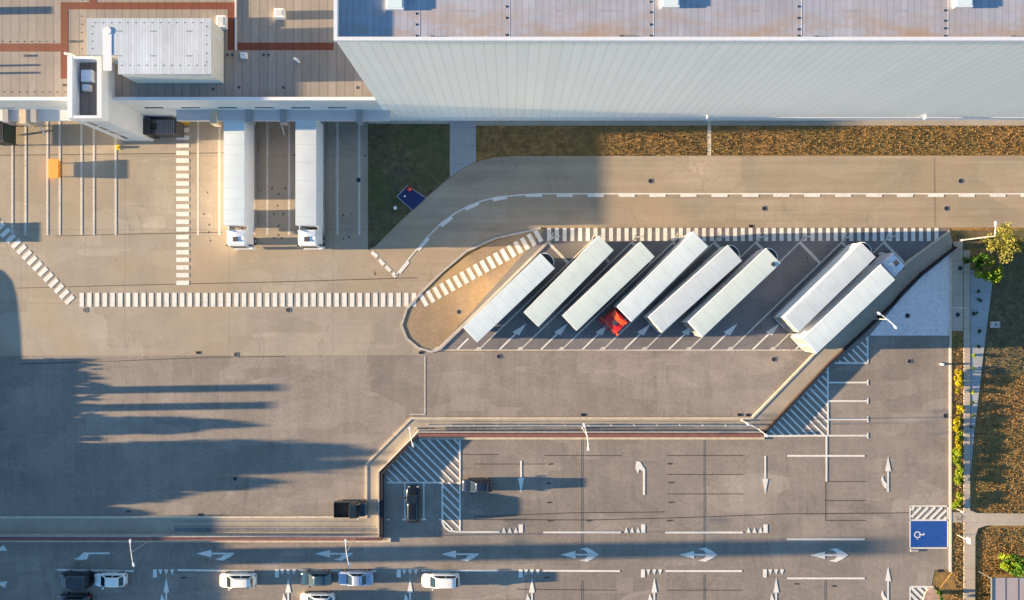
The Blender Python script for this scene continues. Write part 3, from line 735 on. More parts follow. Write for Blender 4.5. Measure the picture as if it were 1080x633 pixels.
# ------------------------------------------------------------------ retaining wall, rail
rw = thing('retaining_wall', 'low brick-red retaining wall zigzagging between truck yard and car park', 'wall', (0, 0, 0))
for i in range(len(wallL) - 1):
    flat = i in (0, 3)
    bm = new_bm(); strip(bm, [wallL[i], wallL[i + 1]], .42 if flat else .26, 0, .86 if flat else (.857 if i < 4 else .55)); obj('wall_panel', bm, M['brick'] if flat else M['brick_dimmed'], rw)
bm = new_bm(); strip(bm, [(u - .2, v - 3.0) if i not in (1, 2) else (u - 3.2, v - 2) for i, (u, v) in enumerate(wallL[:5])], .16, .1, .8)
obj('coping', bm, M['kerb_grey'], rw)
gr = thing('guard_rail', 'thin galvanised guard rail along the buff strip below the angled trailers', 'guard rail', (0, 0, 0))
bm = new_bm(); a, b = P(452, 448.2), P(788, 448.2); box(bm, a.x, b.x, a.y - .03, a.y + .03, .45, .72); obj('rail', bm, M['galv'], gr)
for i in range(15):
    x = a.x + (b.x - a.x) * i / 14; bm = new_bm(); box(bm, x - .04, x + .04, a.y + .031, a.y + .11, .1, .7); obj('post', bm, M['galv'], gr)

# ------------------------------------------------------------------ lamps
def lamp(u, v, h, ang, label, arm=1.45, heads=2, base=True):
    """u,v: photo position of the lamp head centre at height h"""
    p = P(u, v, h); t = thing('street_lamp', label, 'street lamp', (p.x, p.y, 0), 0, 'double armed street lamps' if heads == 2 else None)
    bm = new_bm(); tube(bm, (0, 0, 0), (0, 0, h), .06, .035); obj('pole', bm, M['lamp_grey'], t, True)
    bm = new_bm(); tube(bm, (0, 0, 0), (0, 0, .35), .13, .10); box(bm, -.2, .2, -.2, .2, 0, .05); obj('base', bm, M['galv'], t)
    for k in range(heads):
        a = R(ang + 180 * k + (12 if k else 0)); d_ = Vector((math.cos(a), math.sin(a), 0)); n = Vector((-d_.y, d_.x, 0))
        bm = new_bm(); tube(bm, (0, 0, h), d_ * (arm * .55) + Vector((0, 0, h + .14)), .035); tube(bm, d_ * (arm * .55) + Vector((0, 0, h + .14)), d_ * (arm - .3) + Vector((0, 0, h + .16)), .035, .03); obj('arm', bm, M['white_metal'], t)
        c = d_ * arm + Vector((0, 0, h + .16)); rings = []
        for s, w_, z_ in ((-.30, .05, .04), (-.15, .11, .06), (.1, .14, .07), (.24, .10, .05), (.30, .04, .03)):
            q = c + d_ * s; rings.append([q - n * w_ - Vector((0, 0, .05)), q + n * w_ - Vector((0, 0, .05)), q + n * w_ * .8 + Vector((0, 0, z_)), q - n * w_ * .8 + Vector((0, 0, z_))])
        bm = new_bm(); loft(bm, rings); hd = obj('lamp_head', bm, M['white_trim'], t)
        bm = new_bm(); q = c - Vector((0, 0, .07)); tube(bm, q, q + Vector((0, 0, .018)), .09); obj('lens', bm, M['lamp_clear'], hd)
lamp(138.5, 583, 5.1, 92, 'double armed white street lamp above the small white hatchback')
lamp(365.3, 583, 5.1, 92, 'double armed white street lamp above the light blue car')
lamp(619.5, 460.5, 5.1, -86, 'double armed white street lamp on the strip below the red truck cab')
lamp(433, 461, 5.1, 95, 'double armed white street lamp at the corner of the hatched zone near the yard', 1.0)
lamp(799, 452, 5.1, -38, 'double armed white street lamp at the foot of the buff ramp', 1.35)
lamp(936, 337, 5.3, -46, 'double armed white street lamp beside the grey setts', 1.3)
lamp(1049, 249, 5.6, 90, 'single armed street lamp rising beside the yellow tree', 1.5, 1)

# ------------------------------------------------------------------ vehicles
def wheel(par, x, y, r=.33, w=.22, inward=True, name='wheel'):
    bm = new_bm(); tube(bm, (x, y - w / 2, r), (x, y + w / 2, r), r, n=22); wh_ = obj(name, bm, M['black'], par, bevel=.03)
    s = 1 if y > 0 else -1
    bm = new_bm(); tube(bm, (x, y + s * (w / 2 + .001), r), (x, y + s * (w / 2 + .015), r), r * .6, n=16); obj('rim', bm, M['alloy'], wh_)

def quad_panel(bm, pts, ins, off):
    """inset panel lying on the quad pts, pushed out along its normal, with a little thickness"""
    p = [Vector(q) for q in pts]; c = sum(p, Vector()) / 4; n = (p[1] - p[0]).cross(p[3] - p[0]).normalized()
    if n.dot(c - Vector((0, 0, .6))) < 0: n = -n
    iu, iv = ins
    def at(s, t): return p[0] * (1 - s) * (1 - t) + p[1] * s * (1 - t) + p[2] * s * t + p[3] * (1 - s) * t
    q = [at(iu, iv), at(1 - iu, iv), at(1 - iu, 1 - iv), at(iu, 1 - iv)]
    hi = [bm.verts.new(a + n * off) for a in q]; lo = [bm.verts.new(a - n * .02) for a in q]
    bm.faces.new(hi)
    for i in range(4): bm.faces.new((lo[i], lo[(i + 1) % 4], hi[(i + 1) % 4], hi[i]))
    bmesh.ops.recalc_face_normals(bm, faces=bm.faces[:])

def car_mat(name, c, metal=.2): return plain(name, c, .28, metal, var=.03, coat=.8)

def make_car(u, v, ang, L, W, Hh, mat, label, style='hatch', sunroof=False, group='cars in the car park', rails=False):
    p = P(u, v, .9)
    t = thing('parked_car', label, 'car', (p.x, p.y, 0.02), R(ang), group)
    w = W / 2; belt = Hh * .64
    if style == 'hatch': st = (.23, .05, -.36, -.475, .0)
    elif style == 'sedan': st = (.22, .05, -.20, -.33, .02)
    else: st = (.25, .10, -.41, -.48, .03)
    cow, rt, rr, rb, _ = st
    # body: stations from rear to front: x fraction, half width factor, top height
    zt_rear = belt * (.97 if style != 'sedan' else .94)
    stn = [(-.5, .74, belt * .72), (-.492, .84, zt_rear * .90), (-.47, .91, zt_rear), (-.42, .965, zt_rear * 1.01), (-.30, 1, belt), (-.1, 1, belt), (.12, 1, belt), (.22, .995, belt * .985), (.32, .975, belt * .94), (.40, .945, belt * .88), (.455, .88, belt * .80), (.485, .78, belt * .70), (.5, .62, belt * .58)]
    rings = []
    for fx, fw, zt in stn:
        x = fx * L; hw = w * fw; zb = .20 if abs(fx) < .47 else .28
        half = [(hw * .90, zb), (hw * .985, zb + .12), (hw, zt * .62), (hw * .985, zt - .13), (hw * .93, zt - .04), (hw * .84, zt), (hw * .45, zt + .018)]
        rings.append([(x, y, z) for y, z in half] + [(x, -y, z) for y, z in half[::-1]])
    bm = new_bm(); loft(bm, rings); body = obj('body', bm, mat, t, True)
    # cabin
    bw, tw_ = w * .90, w * .70; z0, z1 = belt - .02, Hh - .05
    B = [(rb * L, -bw * .9), (cow * L, -bw * .92), (cow * L, bw * .92), (rb * L, bw * .9)]
    T = [(rr * L, -tw_), (rt * L, -tw_), (rt * L, tw_), (rr * L, tw_)]
    mids = [((a[0] * .45 + b[0] * .55), (a[1] * .4 + b[1] * .6)) for a, b in zip(B, T)]
    b_ = [(x, y, z0) for x, y in B]; t_ = [(x, y, z1) for x, y in T]
    bm = new_bm(); loft(bm, [b_, t_], caps=False); obj('pillars', bm, mat, t)
    # roof skin with crown
    bm = new_bm(); rings = []
    nx = 7
    for i in range(nx):
        f = i / (nx - 1); x = rr * L + (rt - rr) * L * f; e = 1 - abs(2 * f - 1) ** 3; hw = tw_ * (.97 + .03 * e)
        rings.append([(x, y * hw, z1 + .05 * e * (1 - y * y * .6) + .004) for y in (-1, -.6, -.2, .2, .6, 1)] + [(x, hw * y, z1 - .015) for y in (1, -1)])
    loft(bm, rings); obj('roof', bm, mat, t, True)
    bm = new_bm(); quad_panel(bm, (b_[1], b_[2], t_[2], t_[1]), (.05, .04), .012); obj('windscreen', bm, M['glass'], t)
    bm = new_bm(); quad_panel(bm, (b_[3], b_[0], t_[0], t_[3]), (.07, .10), .012); obj('rear_window', bm, M['glass'], t)
    for a, b, c, d_ in ((0, 1, 1, 0), (3, 2, 2, 3)):
        for f0, f1 in ((.06, .47), (.50, .90)):
            A, Bb, Cc, D = Vector(b_[a]), Vector(b_[b]), Vector(t_[c]), Vector(t_[d_])
            lo0, lo1 = A.lerp(Bb, f0), A.lerp(Bb, f1); hi0, hi1 = D.lerp(Cc, f0), D.lerp(Cc, f1)
            bm = new_bm(); quad_panel(bm, (lo0, lo1, hi1, hi0), (.02, .10), .012); obj('side_window', bm, M['glass'], t)
    if sunroof: bm = new_bm(); box(bm, -.12 * L, .02 * L, -tw_ * .6, tw_ * .6, z1 + .03, z1 + .056); obj('sunroof', bm, M['glass'], t)
    if rails:
        for s in (-1, 1): bm = new_bm(); box(bm, rr * L + .1, rt * L - .1, s * tw_ * .92 - .02, s * tw_ * .92 + .02, z1 + .01, z1 + .08); obj('roof_rail', bm, M['black'], t)
    for s in (-1, 1):
        bm = new_bm(); box(bm, cow * L - .32, cow * L - .14, s * (w + .10) - .09, s * (w + .10) + .09, belt - .02, belt + .13); obj('mirror', bm, mat, t, bevel=.03)
        bm = new_bm(); box(bm, .462 * L, .492 * L, s * w * .62 - .17, s * w * .62 + .12, belt * .60, belt * .74); obj('headlight', bm, M['lamp_clear'], t, bevel=.02)
        bm = new_bm(); box(bm, -.5 * L - .005, -.475 * L, s * w * .70 - .12, s * w * .70 + .12, belt * .62, belt * .86); obj('tail_light', bm, M['lamp_red'], t, bevel=.02)
        for fx in (.31, -.31): wheel(t, fx * L, s * (w - .10), .32, .21)
    bm = new_bm(); box(bm, .485 * L, .503 * L, -.35 * w, .35 * w, .34, .48); obj('grille', bm, M['black'], t)
    bm = new_bm(); box(bm, cow * L - .02, cow * L + .07, -bw * .8, bw * .8, belt - .05, belt + .022); obj('cowl', bm, M['black'], t)
    return t
white_car = car_mat('white_car_paint', (.80, .79, .74), 0); silver = car_mat('silver_car_paint', (.42, .46, .50), .5)
make_car(115, 612.5, 180, 4.15, 1.74, 1.46, white_car, 'small white hatchback parked leftmost, in the shade below the lamp', 'hatch')
make_car(250, 613, 180, 4.75, 1.84, 1.58, white_car, 'white estate car parked between the two lamps with two dark side windows', 'estate', rails=True)
make_car(333, 611, 180, 4.1, 1.72, 1.46, car_mat('dark_teal_car_paint', (.03, .07, .10)), 'dark teal car parked nose left behind the light blue car', 'hatch')
make_car(374.5, 611, 180, 4.6, 1.8, 1.46, car_mat('light_blue_car_paint', (.36, .42, .54)), 'light blue saloon parked below the lamp', 'sedan')
make_car(464.5, 613.3, 180, 4.95, 1.84, 1.5, white_car, 'white saloon parked rightmost in the row with its nose left', 'estate')
make_car(334, 634, 180, 4.5, 1.8, 1.5, white_car, 'white car cut off by the bottom edge, below the dark teal car', 'hatch')
make_car(503.3, 513, 180, 3.95, 1.7, 1.45, car_mat('dark_blue_car_paint', (.012, .022, .045)), 'dark blue car standing right of the hatched strip', 'hatch')
make_car(435.5, 532.5, 90, 4.75, 1.8, 1.5, car_mat('black_car_paint', (.008, .009, .010)), 'black car parked nose up in the stall below the hatched zone', 'estate')
make_car(77, 635, 180, 4.2, 1.76, 1.46, car_mat('black_blue_car_paint', (.012, .014, .018)), 'black car cut off by the bottom edge at the lower left', 'hatch')

# dark van beside the small white hatchback
p = P(79, 612, 1)
vn = thing('delivery_van', 'black panel van parked tail to tail left of the small white hatchback', 'van', (p.x, p.y, 0.02), R(180))
blackp = car_mat('black_van_paint', (.010, .012, .015))
rings = []
for fx, hw, zt in ((-1.95, .80, 1.75), (-1.9, .90, 1.88), (.55, .92, 1.9), (.95, .90, 1.8), (1.35, .90, 1.12), (1.8, .86, 1.0), (2.0, .70, .75)):
    half = [(hw * .95, .25), (hw, .5), (hw, zt * .6), (hw * .95, zt - .12), (hw * .82, zt)]
    rings.append([(fx, y, z) for y, z in half] + [(fx, -y, z) for y, z in half[::-1]])
bm = new_bm(); loft(bm, rings); obj('body', bm, blackp, vn)
bm = new_bm(); quad_panel(bm, ((1.35, -.80, 1.13), (1.35, .80, 1.13), (.95, .72, 1.8), (.95, -.72, 1.8)), (.04, .06), .02); obj('windscreen', bm, M['glass'], vn)
for s in (-1, 1):
    for x in (1.2, -1.2): wheel(vn, x, s * .8, .33, .22)
    bm = new_bm(); box(bm, 1.88, 2.0, s * .55 - .12, s * .55 + .12, .62, .78); obj('headlight', bm, M['lamp_clear'], vn)
    bm = new_bm(); box(bm, .9, 1.1, s * 1.0 - .08, s * 1.0 + .08, 1.15, 1.35); obj('mirror', bm, blackp, vn, bevel=.03)

# dark pickup against the kerb
p = P(369.5, 537.5, .9)
pk = thing('pickup_truck', 'dark pickup with an open rusty load bed standing against the strip kerb', 'pickup', (p.x, p.y, 0.02), 0)
pkm = car_mat('dark_green_pickup_paint', (.012, .024, .028)); rust = plain('rusty_bed', (.075, .035, .022), .8, var=.4)
bm = new_bm(); box(bm, -2.1, -.05, -.98, .98, .52, .60); obj('bed_floor', bm, rust, pk)
bm = new_bm()
for a in ((-2.12, -.05, -1.0, -.93), (-2.12, -.05, .93, 1.0), (-2.12, -2.05, -.929, .929), (-.12, -.05, -.929, .929)): box(bm, a[0], a[1], a[2], a[3], .45, 1.05)
obj('bed_side', bm, pkm, pk)
rings = []
for fx, hw, zt in ((0, .92, 1.6), (.08, .96, 1.72), (.95, .96, 1.72), (1.3, .95, 1.15), (1.9, .94, 1.05), (2.15, .80, .85)):
    half = [(hw * .95, .3), (hw, .5), (hw, zt * .6), (hw * .93, zt - .12), (hw * .8, zt)]
    rings.append([(fx, y, z) for y, z in half] + [(fx, -y, z) for y, z in half[::-1]])
bm = new_bm(); loft(bm, rings); obj('cab', bm, pkm, pk)
bm = new_bm(); quad_panel(bm, ((1.3, -.8, 1.16), (1.3, .8, 1.16), (.95, .75, 1.7), (.95, -.75, 1.7)), (.04, .06), .02); obj('windscreen', bm, M['glass'], pk)
for s in (-1, 1):
    for x in (1.4, -1.35): wheel(pk, x, s * .88, .36, .24)
    bm = new_bm(); box(bm, .95, 1.15, s * 1.06 - .1, s * 1.06 + .1, 1.1, 1.35); obj('mirror', bm, M['galv'] if s < 0 else pkm, pk, bevel=.03)
    bm = new_bm(); box(bm, -2.14, -2.10, s * .8 - .08, s * .8 + .08, .7, .9); obj('tail_light', bm, M['lamp_red'], pk)

# trailers and trucks; local frame: +X = front (kingpin / cab end), origin under the middle of the box
TL, TW, TZ = 13.45, 2.52, 4.05
def trailer_parts(t, mat, rear_face=None, nose='flat', hatchbox=False, side=None, L=TL, edge=False, legs=True):
    h = L / 2; w = TW / 2
    bm = new_bm(); box(bm, -h + .06, h, -w, w, 1.12, TZ - .03); bx_ = obj('box_body', bm, side or M['white_metal'], t, bevel=.03)
    # roof skin: slightly cambered sheet with raised edge rails
    bm = new_bm(); rings = []
    for i in range(12):
        x = -h + .07 + (L - .08) * i / 11
        rings.append([(x, y * (w + .03), TZ + .005 + .012 * (1 - y * y)) for y in (-1, -.6, -.2, .2, .6, 1)] + [(x, w + .03, TZ - .02), (x, -w - .03, TZ - .02)])
    loft(bm, rings); obj('roof', bm, mat, t)
    bm = new_bm()
    for s in (-1, 1): box(bm, -h + .02, h, s * (w + .01) - .035, s * (w + .01) + .035, TZ - .18, TZ - .022)
    obj('edge_rail', bm, M['white_trim'] if edge else (side or M['white_metal']), t)
    bm = new_bm(); box(bm, -h, -h + .059, -w - .02, w + .02, .98, TZ + .0); rf = obj('rear_frame', bm, rear_face or M['white_metal'], t)
    for s in (-1, 1):
        bm = new_bm(); box(bm, -h - .03, -h - .002, s * w * .5 - w * .45, s * w * .5 + w * .45, 1.15, TZ - .2); obj('door_leaf', bm, M['door_shaded'], rf, bevel=.01)
        bm = new_bm(); tube(bm, (-h - .05, s * .18, 1.2), (-h - .05, s * .18, TZ - .25), .02); obj('lock_bar', bm, M['grey_metal'], rf)
        bm = new_bm(); box(bm, -h - .02, -h - .001, s * w * .75 - .2, s * w * .75 + .2, .80, .97); obj('tail_light', bm, M['lamp_red'], t)
        for a0, a1 in (((-h + .3, 2.9), (4.3, h - .1)) if not legs else ((-h + .3, h - .5),)):
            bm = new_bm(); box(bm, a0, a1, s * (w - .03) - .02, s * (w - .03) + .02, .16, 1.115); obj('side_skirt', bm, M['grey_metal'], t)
        bm = new_bm(); box(bm, -h + .2, h - .3, s * .5 - .06, s * .5 + .06, .85, 1.119); obj('chassis_beam', bm, M['charcoal'], t)
        if legs:
            bm = new_bm(); tube(bm, (3.9, s * .9, .06), (3.9, s * .9, 1.1), .07); box(bm, 3.75, 4.05, s * .9 - .15, s * .9 + .15, 0, .06); obj('landing_leg', bm, M['charcoal'], t)
        for x in (-4.3, -3.0, -1.7 - .0):
            wheel(t, x - .6, s * (w - .22), .50, .38)
    bm = new_bm(); box(bm, -h + .05, -h + .15, -w + .1, w - .1, .45, .6); obj('underrun_bar', bm, M['galv'], t)
    if nose == 'arc':
        # rounded nose cover of the cooling unit, dark grille behind a pale curved rim
        pts = []; n = 10
        for i in range(n + 1):
            y = -w * .62 + 2 * w * .8 * i / n - .1; f = 1 - ((y - (-.1 + w * .18)) / (w * .82)) ** 2
            pts.append((h + .12 + .62 * max(0, f) ** .6, y))
        bm = new_bm(); prism(bm, [(h + .002, pts[0][1])] + pts + [(h + .002, pts[-1][1])], 2.0, 3.3); cu = obj('cooling_unit', bm, M['dark'], t)
        bm = new_bm()
        for a, b in zip(pts, pts[1:]): tube(bm, (a[0] + .02, a[1], 3.32), (b[0] + .02, b[1], 3.32), .045, n=6)
        obj('rim', bm, M['white_metal'], cu)
    elif nose == 'unit':
        bm = new_bm(); box(bm, h + .002, h + .38, -.9, .9, 1.9, 3.5); cu = obj('cooling_unit', bm, M['charcoal'], t, bevel=.06)
    if hatchbox: bm = new_bm(); box(bm, h - 1.0, h - .55, -.95, -.5, TZ - .01, TZ + .07); obj('roof_hatch', bm, M['charcoal'], t, bevel=.02)

def cab_parts(t, x0, mat, defl, hatch=True, deep=None):
    """cab-over tractor in front of the box; x0 = back of the cab"""
    w = 1.2; L = 2.15
    rings = []
    for f, k, zt in ((0, .93, 3.50), (.04, .97, 3.66), (.55, 1.0, 3.68), (.82, .99, 3.58), (.94, .95, 3.25), (1.0, .88, 2.7)):
        hw = w * k; x = x0 + L * f
        half = [(hw * .95, .95), (hw, 1.2), (hw, zt * .75), (hw * .97, zt - .2), (hw * .88, zt)]
        rings.append([(x, y, z) for y, z in half] + [(x, -y, z) for y, z in half[::-1]])
    bm = new_bm(); loft(bm, rings); cab = obj('cab', bm, mat, t)
    bm = new_bm(); box(bm, x0 + L - .25, x0 + L + .12, -w, w, .35, 1.35); obj('bumper', bm, mat, cab, bevel=.06)
    bm = new_bm(); quad_panel(bm, ((x0 + L * .995, -1.0, 2.0), (x0 + L * .995, 1.0, 2.0), (x0 + L * .93, 1.0, 3.15), (x0 + L * .93, -1.0, 3.15)), (.02, .02), .10); obj('windscreen', bm, M['glass'], cab)
    if hatch: bm = new_bm(); box(bm, x0 + L * .42, x0 + L * .70, -.32, .32, 3.66, 3.72); obj('roof_hatch', bm, M['charcoal'], cab, bevel=.01)
    # wind deflector: wedge with swept side fins
    bm = new_bm()
    vs = [(x0 + .05, -w * .96, 3.74), (x0 + .35, 0, 3.78), (x0 + .05, w * .96, 3.74), (x0 + .75, w * .80, 3.70), (x0 + .95, 0, 3.71), (x0 + .75, -w * .80, 3.70)]
    top = [bm.verts.new(v) for v in vs]; bot = [bm.verts.new((v[0], v[1], 3.6)) for v in vs]
    bm.faces.new((top[0], top[1], top[4], top[5])); bm.faces.new((top[1], top[2], top[3], top[4]))
    for i in range(6): bm.faces.new((top[i], bot[i], bot[(i + 1) % 6], top[(i + 1) % 6]))
    bmesh.ops.recalc_face_normals(bm, faces=bm.faces[:]); obj('wind_deflector', bm, defl, cab)
    for s in (-1, 1):
        bm = new_bm(); box(bm, x0 + L - .35, x0 + L - .15, s * 1.46 - .10, s * 1.46 + .10, 2.0, 2.9); tube(bm, (x0 + L - .25, s * 1.18, 2.9), (x0 + L - .25, s * 1.46, 2.85), .03); obj('mirror', bm, M['charcoal'] if mat is not M['red'] else M['redorange'], cab, bevel=.02)
        bm = new_bm(); box(bm, x0 + L + .10, x0 + L + .13, s * .85 - .22, s * .85 + .22, .7, .95); obj('headlight', bm, M['lamp_clear'], cab)
        bm = new_bm(); box(bm, x0 - .55, x0 + .02, s * 1.15 - .03, s * 1.15 + .03, 1.2, 3.0); obj('side_fairing', bm, deep or mat, cab)
        wheel(t, x0 + L * .55, s * 1.03, .50, .32)
        wheel(t, x0 - 2.1, s * .95, .50, .46)
        bm = new_bm(); box(bm, x0 - 3.0, x0 + .3, s * .42 - .06, s * .42 + .06, .7, .95); obj('chassis_rail', bm, M['charcoal'], t)
    bm = new_bm(); tube(bm, (x0 - .8, .95, .62), (x0 - .1, .95, .62), .28, n=14); obj('fuel_tank', bm, M['alloy'], t)

def place(name, label, cat, rear, front, group):
    a, b = P(*rear, TZ), P(*front, TZ); c = (a + b) / 2
    return thing(name, label, cat, (c.x, c.y, .02), math.atan2(b.y - a.y, b.x - a.x), group)
G = 'white semi-trailers parked side by side at an angle'
t = place('semi_trailer', 'white trailer leftmost of the angled row, next to the brown island', 'trailer', (496.1, 353.1), (577.3, 275.5), G); trailer_parts(t, TARPS[0], nose='arc')
t = place('semi_trailer', 'white trailer second from the left, its upper end touching the crossing stripes', 'trailer', (559.8, 337.5), (639.7, 256), G); trailer_parts(t, TARPS[1])
t = place('semi_trailer', 'white trailer just left of the truck with the red cab', 'trailer', (600.7, 341), (683, 262.7), G); trailer_parts(t, TARPS[1])
t = place('semi_truck', 'white box truck with a red and orange cab pointing down left', 'truck', (739, 252.3), (658.8, 331), G); trailer_parts(t, TARPS[0], legs=False); cab_parts(t, TL / 2 + .38, M['red'], M['redorange'], True)
t = place('semi_trailer', 'white trailer just right of the truck with the red cab', 'trailer', (691.3, 342.4), (775, 267), G); trailer_parts(t, TARPS[2], nose='arc')
t = place('semi_trailer', 'white trailer left of the empty bay with a small dark roof hatch', 'trailer', (733.5, 347.5), (815.6, 270), G); trailer_parts(t, TARPS[1], nose='arc', hatchbox=True)
t = place('semi_trailer', 'white trailer right of the empty bay with bright edge rail', 'trailer', (835, 342.2), (915.5, 263.8), G); trailer_parts(t, TARPS[2], rear_face=M['cream'], nose='arc', edge=True)
t = place('semi_truck', 'long white truck rightmost of the angled row with a white cab at its upper end', 'truck', (853.7, 365), (936.7, 287), G); trailer_parts(t, TARPS[0], rear_face=M['cream'], legs=False, edge=True); cab_parts(t, TL / 2 + .50, plain('bluish_white_cab_paint', (.66, .69, .80), .35, var=.03, coat=.4), M['galv'], True)
# trucks backed up to the docks
G2 = 'white trucks backed up to the loading docks'
t = place('semi_truck', 'left of the two white trucks backed up to the docks, seen nose down', 'truck', (247, 125), (247, 237), G2); trailer_parts(t, TARPS[0], legs=False); cab_parts(t, TL / 2 + .50, M['white_metal'], M['white_metal'])
t = place('semi_truck', 'right of the two white trucks backed up to the docks, nearest the dark lawn', 'truck', (322.6, 125), (322.6, 237), G2); trailer_parts(t, TARPS[2], legs=False); cab_parts(t, TL / 2 + .50, M['white_metal'], M['white_metal'])
# dark swap body standing at the far left dock
p = P(0, 139, 2)
t = thing('swap_body', 'dark green container body on legs at the far left dock', 'container', (p.x, p.y, .01), 0)
bm = new_bm(); box(bm, -1.3, 1.0, -1.4, 1.4, .7, 2.6); obj('box_body', bm, plain('dark_green_container', (.012, .030, .028), .6), t, bevel=.03)
for x in (-1.15, .85):
    for y in (-1.25, 1.25): bm = new_bm(); tube(bm, (x, y, 0), (x, y, .7), .06); obj('leg', bm, M['charcoal'], t)
bm = new_bm()
for i in range(7): box(bm, -.9 + i * .28, -.82 + i * .28, -1.3, 1.3, 2.601, 2.64)
obj('roof_rib', bm, M['charcoal'], t)

# ------------------------------------------------------------------ small yard things
# waste compactor beside the stair tower
a, b = P(150, 141.5, 2), P(186, 126, 2)
t = thing('compactor', 'dark ribbed waste compactor with a square hopper beside the white stair tower', 'compactor', ((a.x + b.x) / 2, (a.y + b.y) / 2, 0.01))
hx, hy = (b.x - a.x) / 2, (b.y - a.y) / 2
bm = new_bm(); box(bm, -hx + 1.2, hx, -hy + .05, hy - .05, .15, 2.0); obj('container', bm, M['charcoal'], t, bevel=.03)
bm = new_bm()
for i in range(9): x = -hx + 1.9 + i * (2 * hx - 2) / 9; box(bm, x - .04, x + .04, -hy + .04, hy - .04, 2.001, 2.07)
obj('rib', bm, M['grey_metal'], t)
bm = new_bm(); box(bm, -hx, -hx + 1.19, -hy - .1, hy + .1, .1, 2.3); obj('press_head', bm, M['dark'], t, bevel=.05)
bm = new_bm(); box(bm, -hx + 1.25, -hx + 1.9, -.4, .4, 2.0, 2.12); obj('hopper', bm, M['black'], t)
# yellow lift table
p = P(192, 127.5, .6)
t = thing('lift_table', 'small yellow scissor lift table at the top end of the vertical crossing stripes', 'lift table', (p.x, p.y, .03))
bm = new_bm(); box(bm, -.65, .65, -.35, .35, .62, .72); obj('platform', bm, M['yellow'], t, bevel=.02)
bm = new_bm()
for s in (-1, 1): tube(bm, (-.5, s * .28, .08), (.5, s * .28, .6), .035); tube(bm, (.5, s * .24, .08), (-.5, s * .24, .6), .035)
obj('scissor_arm', bm, M['dark'], t)
bm = new_bm(); box(bm, -.62, .62, -.34, .34, 0, .07); obj('base', bm, M['yellow'], t)
# yellow bollard
p = P(124.5, 155.5, 0)
t = thing('bollard', 'short yellow bollard just below the foot of the white stair tower', 'bollard', (p.x, p.y, .02))
bm = new_bm(); tube(bm, (0, 0, 0), (0, 0, .28), .2, .17, 14); obj('post', bm, M['yellow'], t, bevel=.02)
bm = new_bm(); box(bm, -.3, .3, -.32, .32, 0, .03); obj('base_plate', bm, M['yellow'], t)
# orange grit bin on legs
p = P(56.5, 178, .9)
t = thing('grit_bin', 'orange tapered bin on legs standing between the dock lane lines', 'bin', (p.x, p.y, .02))
bm = new_bm(); loft(bm, [[(-.45, -1.0, .25), (.45, -1.0, .25), (.45, 1.0, .25), (-.45, 1.0, .25)], [(-.6, -1.2, .85), (.6, -1.2, .85), (.6, 1.2, .85), (-.6, 1.2, .85)]]); obj('tub', bm, M['orange'], t)
bm = new_bm(); box(bm, -.64, .64, -1.24, 1.24, .85, .93); obj('lid', bm, M['orange'], t, bevel=.03)
for x in (-.4, .4):
    for y in (-.9, .9): bm = new_bm(); tube(bm, (x, y, 0), (x, y, .26), .05); obj('leg', bm, M['charcoal'], t)
# pump chamber with red hydrant by the road edge
t = thing('pump_chamber', 'dark blue sunken pump chamber with pale rim set in the dark lawn by the road', 'chamber', (0, 0, 0))
q = [(419, 207.5), (430, 196), (449, 209), (435, 222)]
bm = new_bm(); prism(bm, pxs(q), .0, .16); obj('cover', bm, M['bluebox'], t)
bm = new_bm(); strip(bm, [q[3], q[0], q[1], q[2]], .12, 0, .24); obj('rim', bm, M['grey_metal'], t)
p = P(431.5, 199, .8)
t = thing('fire_hydrant', 'red fire hydrant at the upper corner of the dark blue chamber', 'hydrant', (p.x, p.y, .1))
bm = new_bm(); tube(bm, (0, 0, 0), (0, 0, .75), .26, .24, 14); obj('barrel', bm, M['red'], t, bevel=.02)
bm = new_bm(); tube(bm, (0, 0, .75), (0, 0, .95), .30, .12, 14); obj('cap', bm, M['red'], t)
bm = new_bm(); tube(bm, (-.42, 0, .5), (.42, 0, .5), .11); tube(bm, (0, -.40, .5), (0, 0, .5), .11); obj('outlet', bm, M['red'], t)
for u, v, lab, r in ((427, 207, 'small white mushroom vent on the dark blue chamber', .14), (416.7, 219.3, 'white mushroom vent standing alone in the dark lawn', .24)):
    p = P(u, v, .5); t = thing('ground_vent', lab, 'vent', (p.x, p.y, .1), 0)
    bm = new_bm(); tube(bm, (0, 0, 0), (0, 0, .4), r * .45); obj('pipe', bm, M['galv'], t)
    bm = new_bm(); tube(bm, (0, 0, .4), (0, 0, .52), r, r * .5, 14); obj('cap', bm, M['white_trim'], t)
# small signs and posts on the right
def sign(u, v, h, ang, w_, lab, colr='white_trim'):
    p = P(u, v, h); t = thing('road_sign', lab, 'sign', (p.x, p.y, 0.05), R(ang))
    bm = new_bm(); tube(bm, (0, 0, 0), (0, 0, h), .03); obj('post', bm, M['galv'], t)
    bm = new_bm(); box(bm, -w_ / 2, w_ / 2, -.06, -.03, h - .55, h); obj('sign_plate', bm, M[colr], t)
sign(1016.8, 324.5, 2.4, 0, .75, 'small white sign on a post at the edge of the footpath beside the setts')
sign(1019, 541.5, 2.2, -15, .8, 'small white sign where the path from the car park meets the footpath')
sign(1022.5, 571, 2.2, 90, .7, 'white sign seen edge on beside the lower footpath')
p = P(995, 384.5, .5); t = thing('bollard', 'small white bollard on the asphalt below the grey setts', 'bollard', (p.x, p.y, .02))
bm = new_bm(); tube(bm, (0, 0, 0), (0, 0, .5), .16, .13, 12); obj('post', bm, M['white_trim'], t, bevel=.02)
bm = new_bm(); tube(bm, (0, 0, 0), (0, 0, .04), .24, n=14); obj('base', bm, M['charcoal'], t)
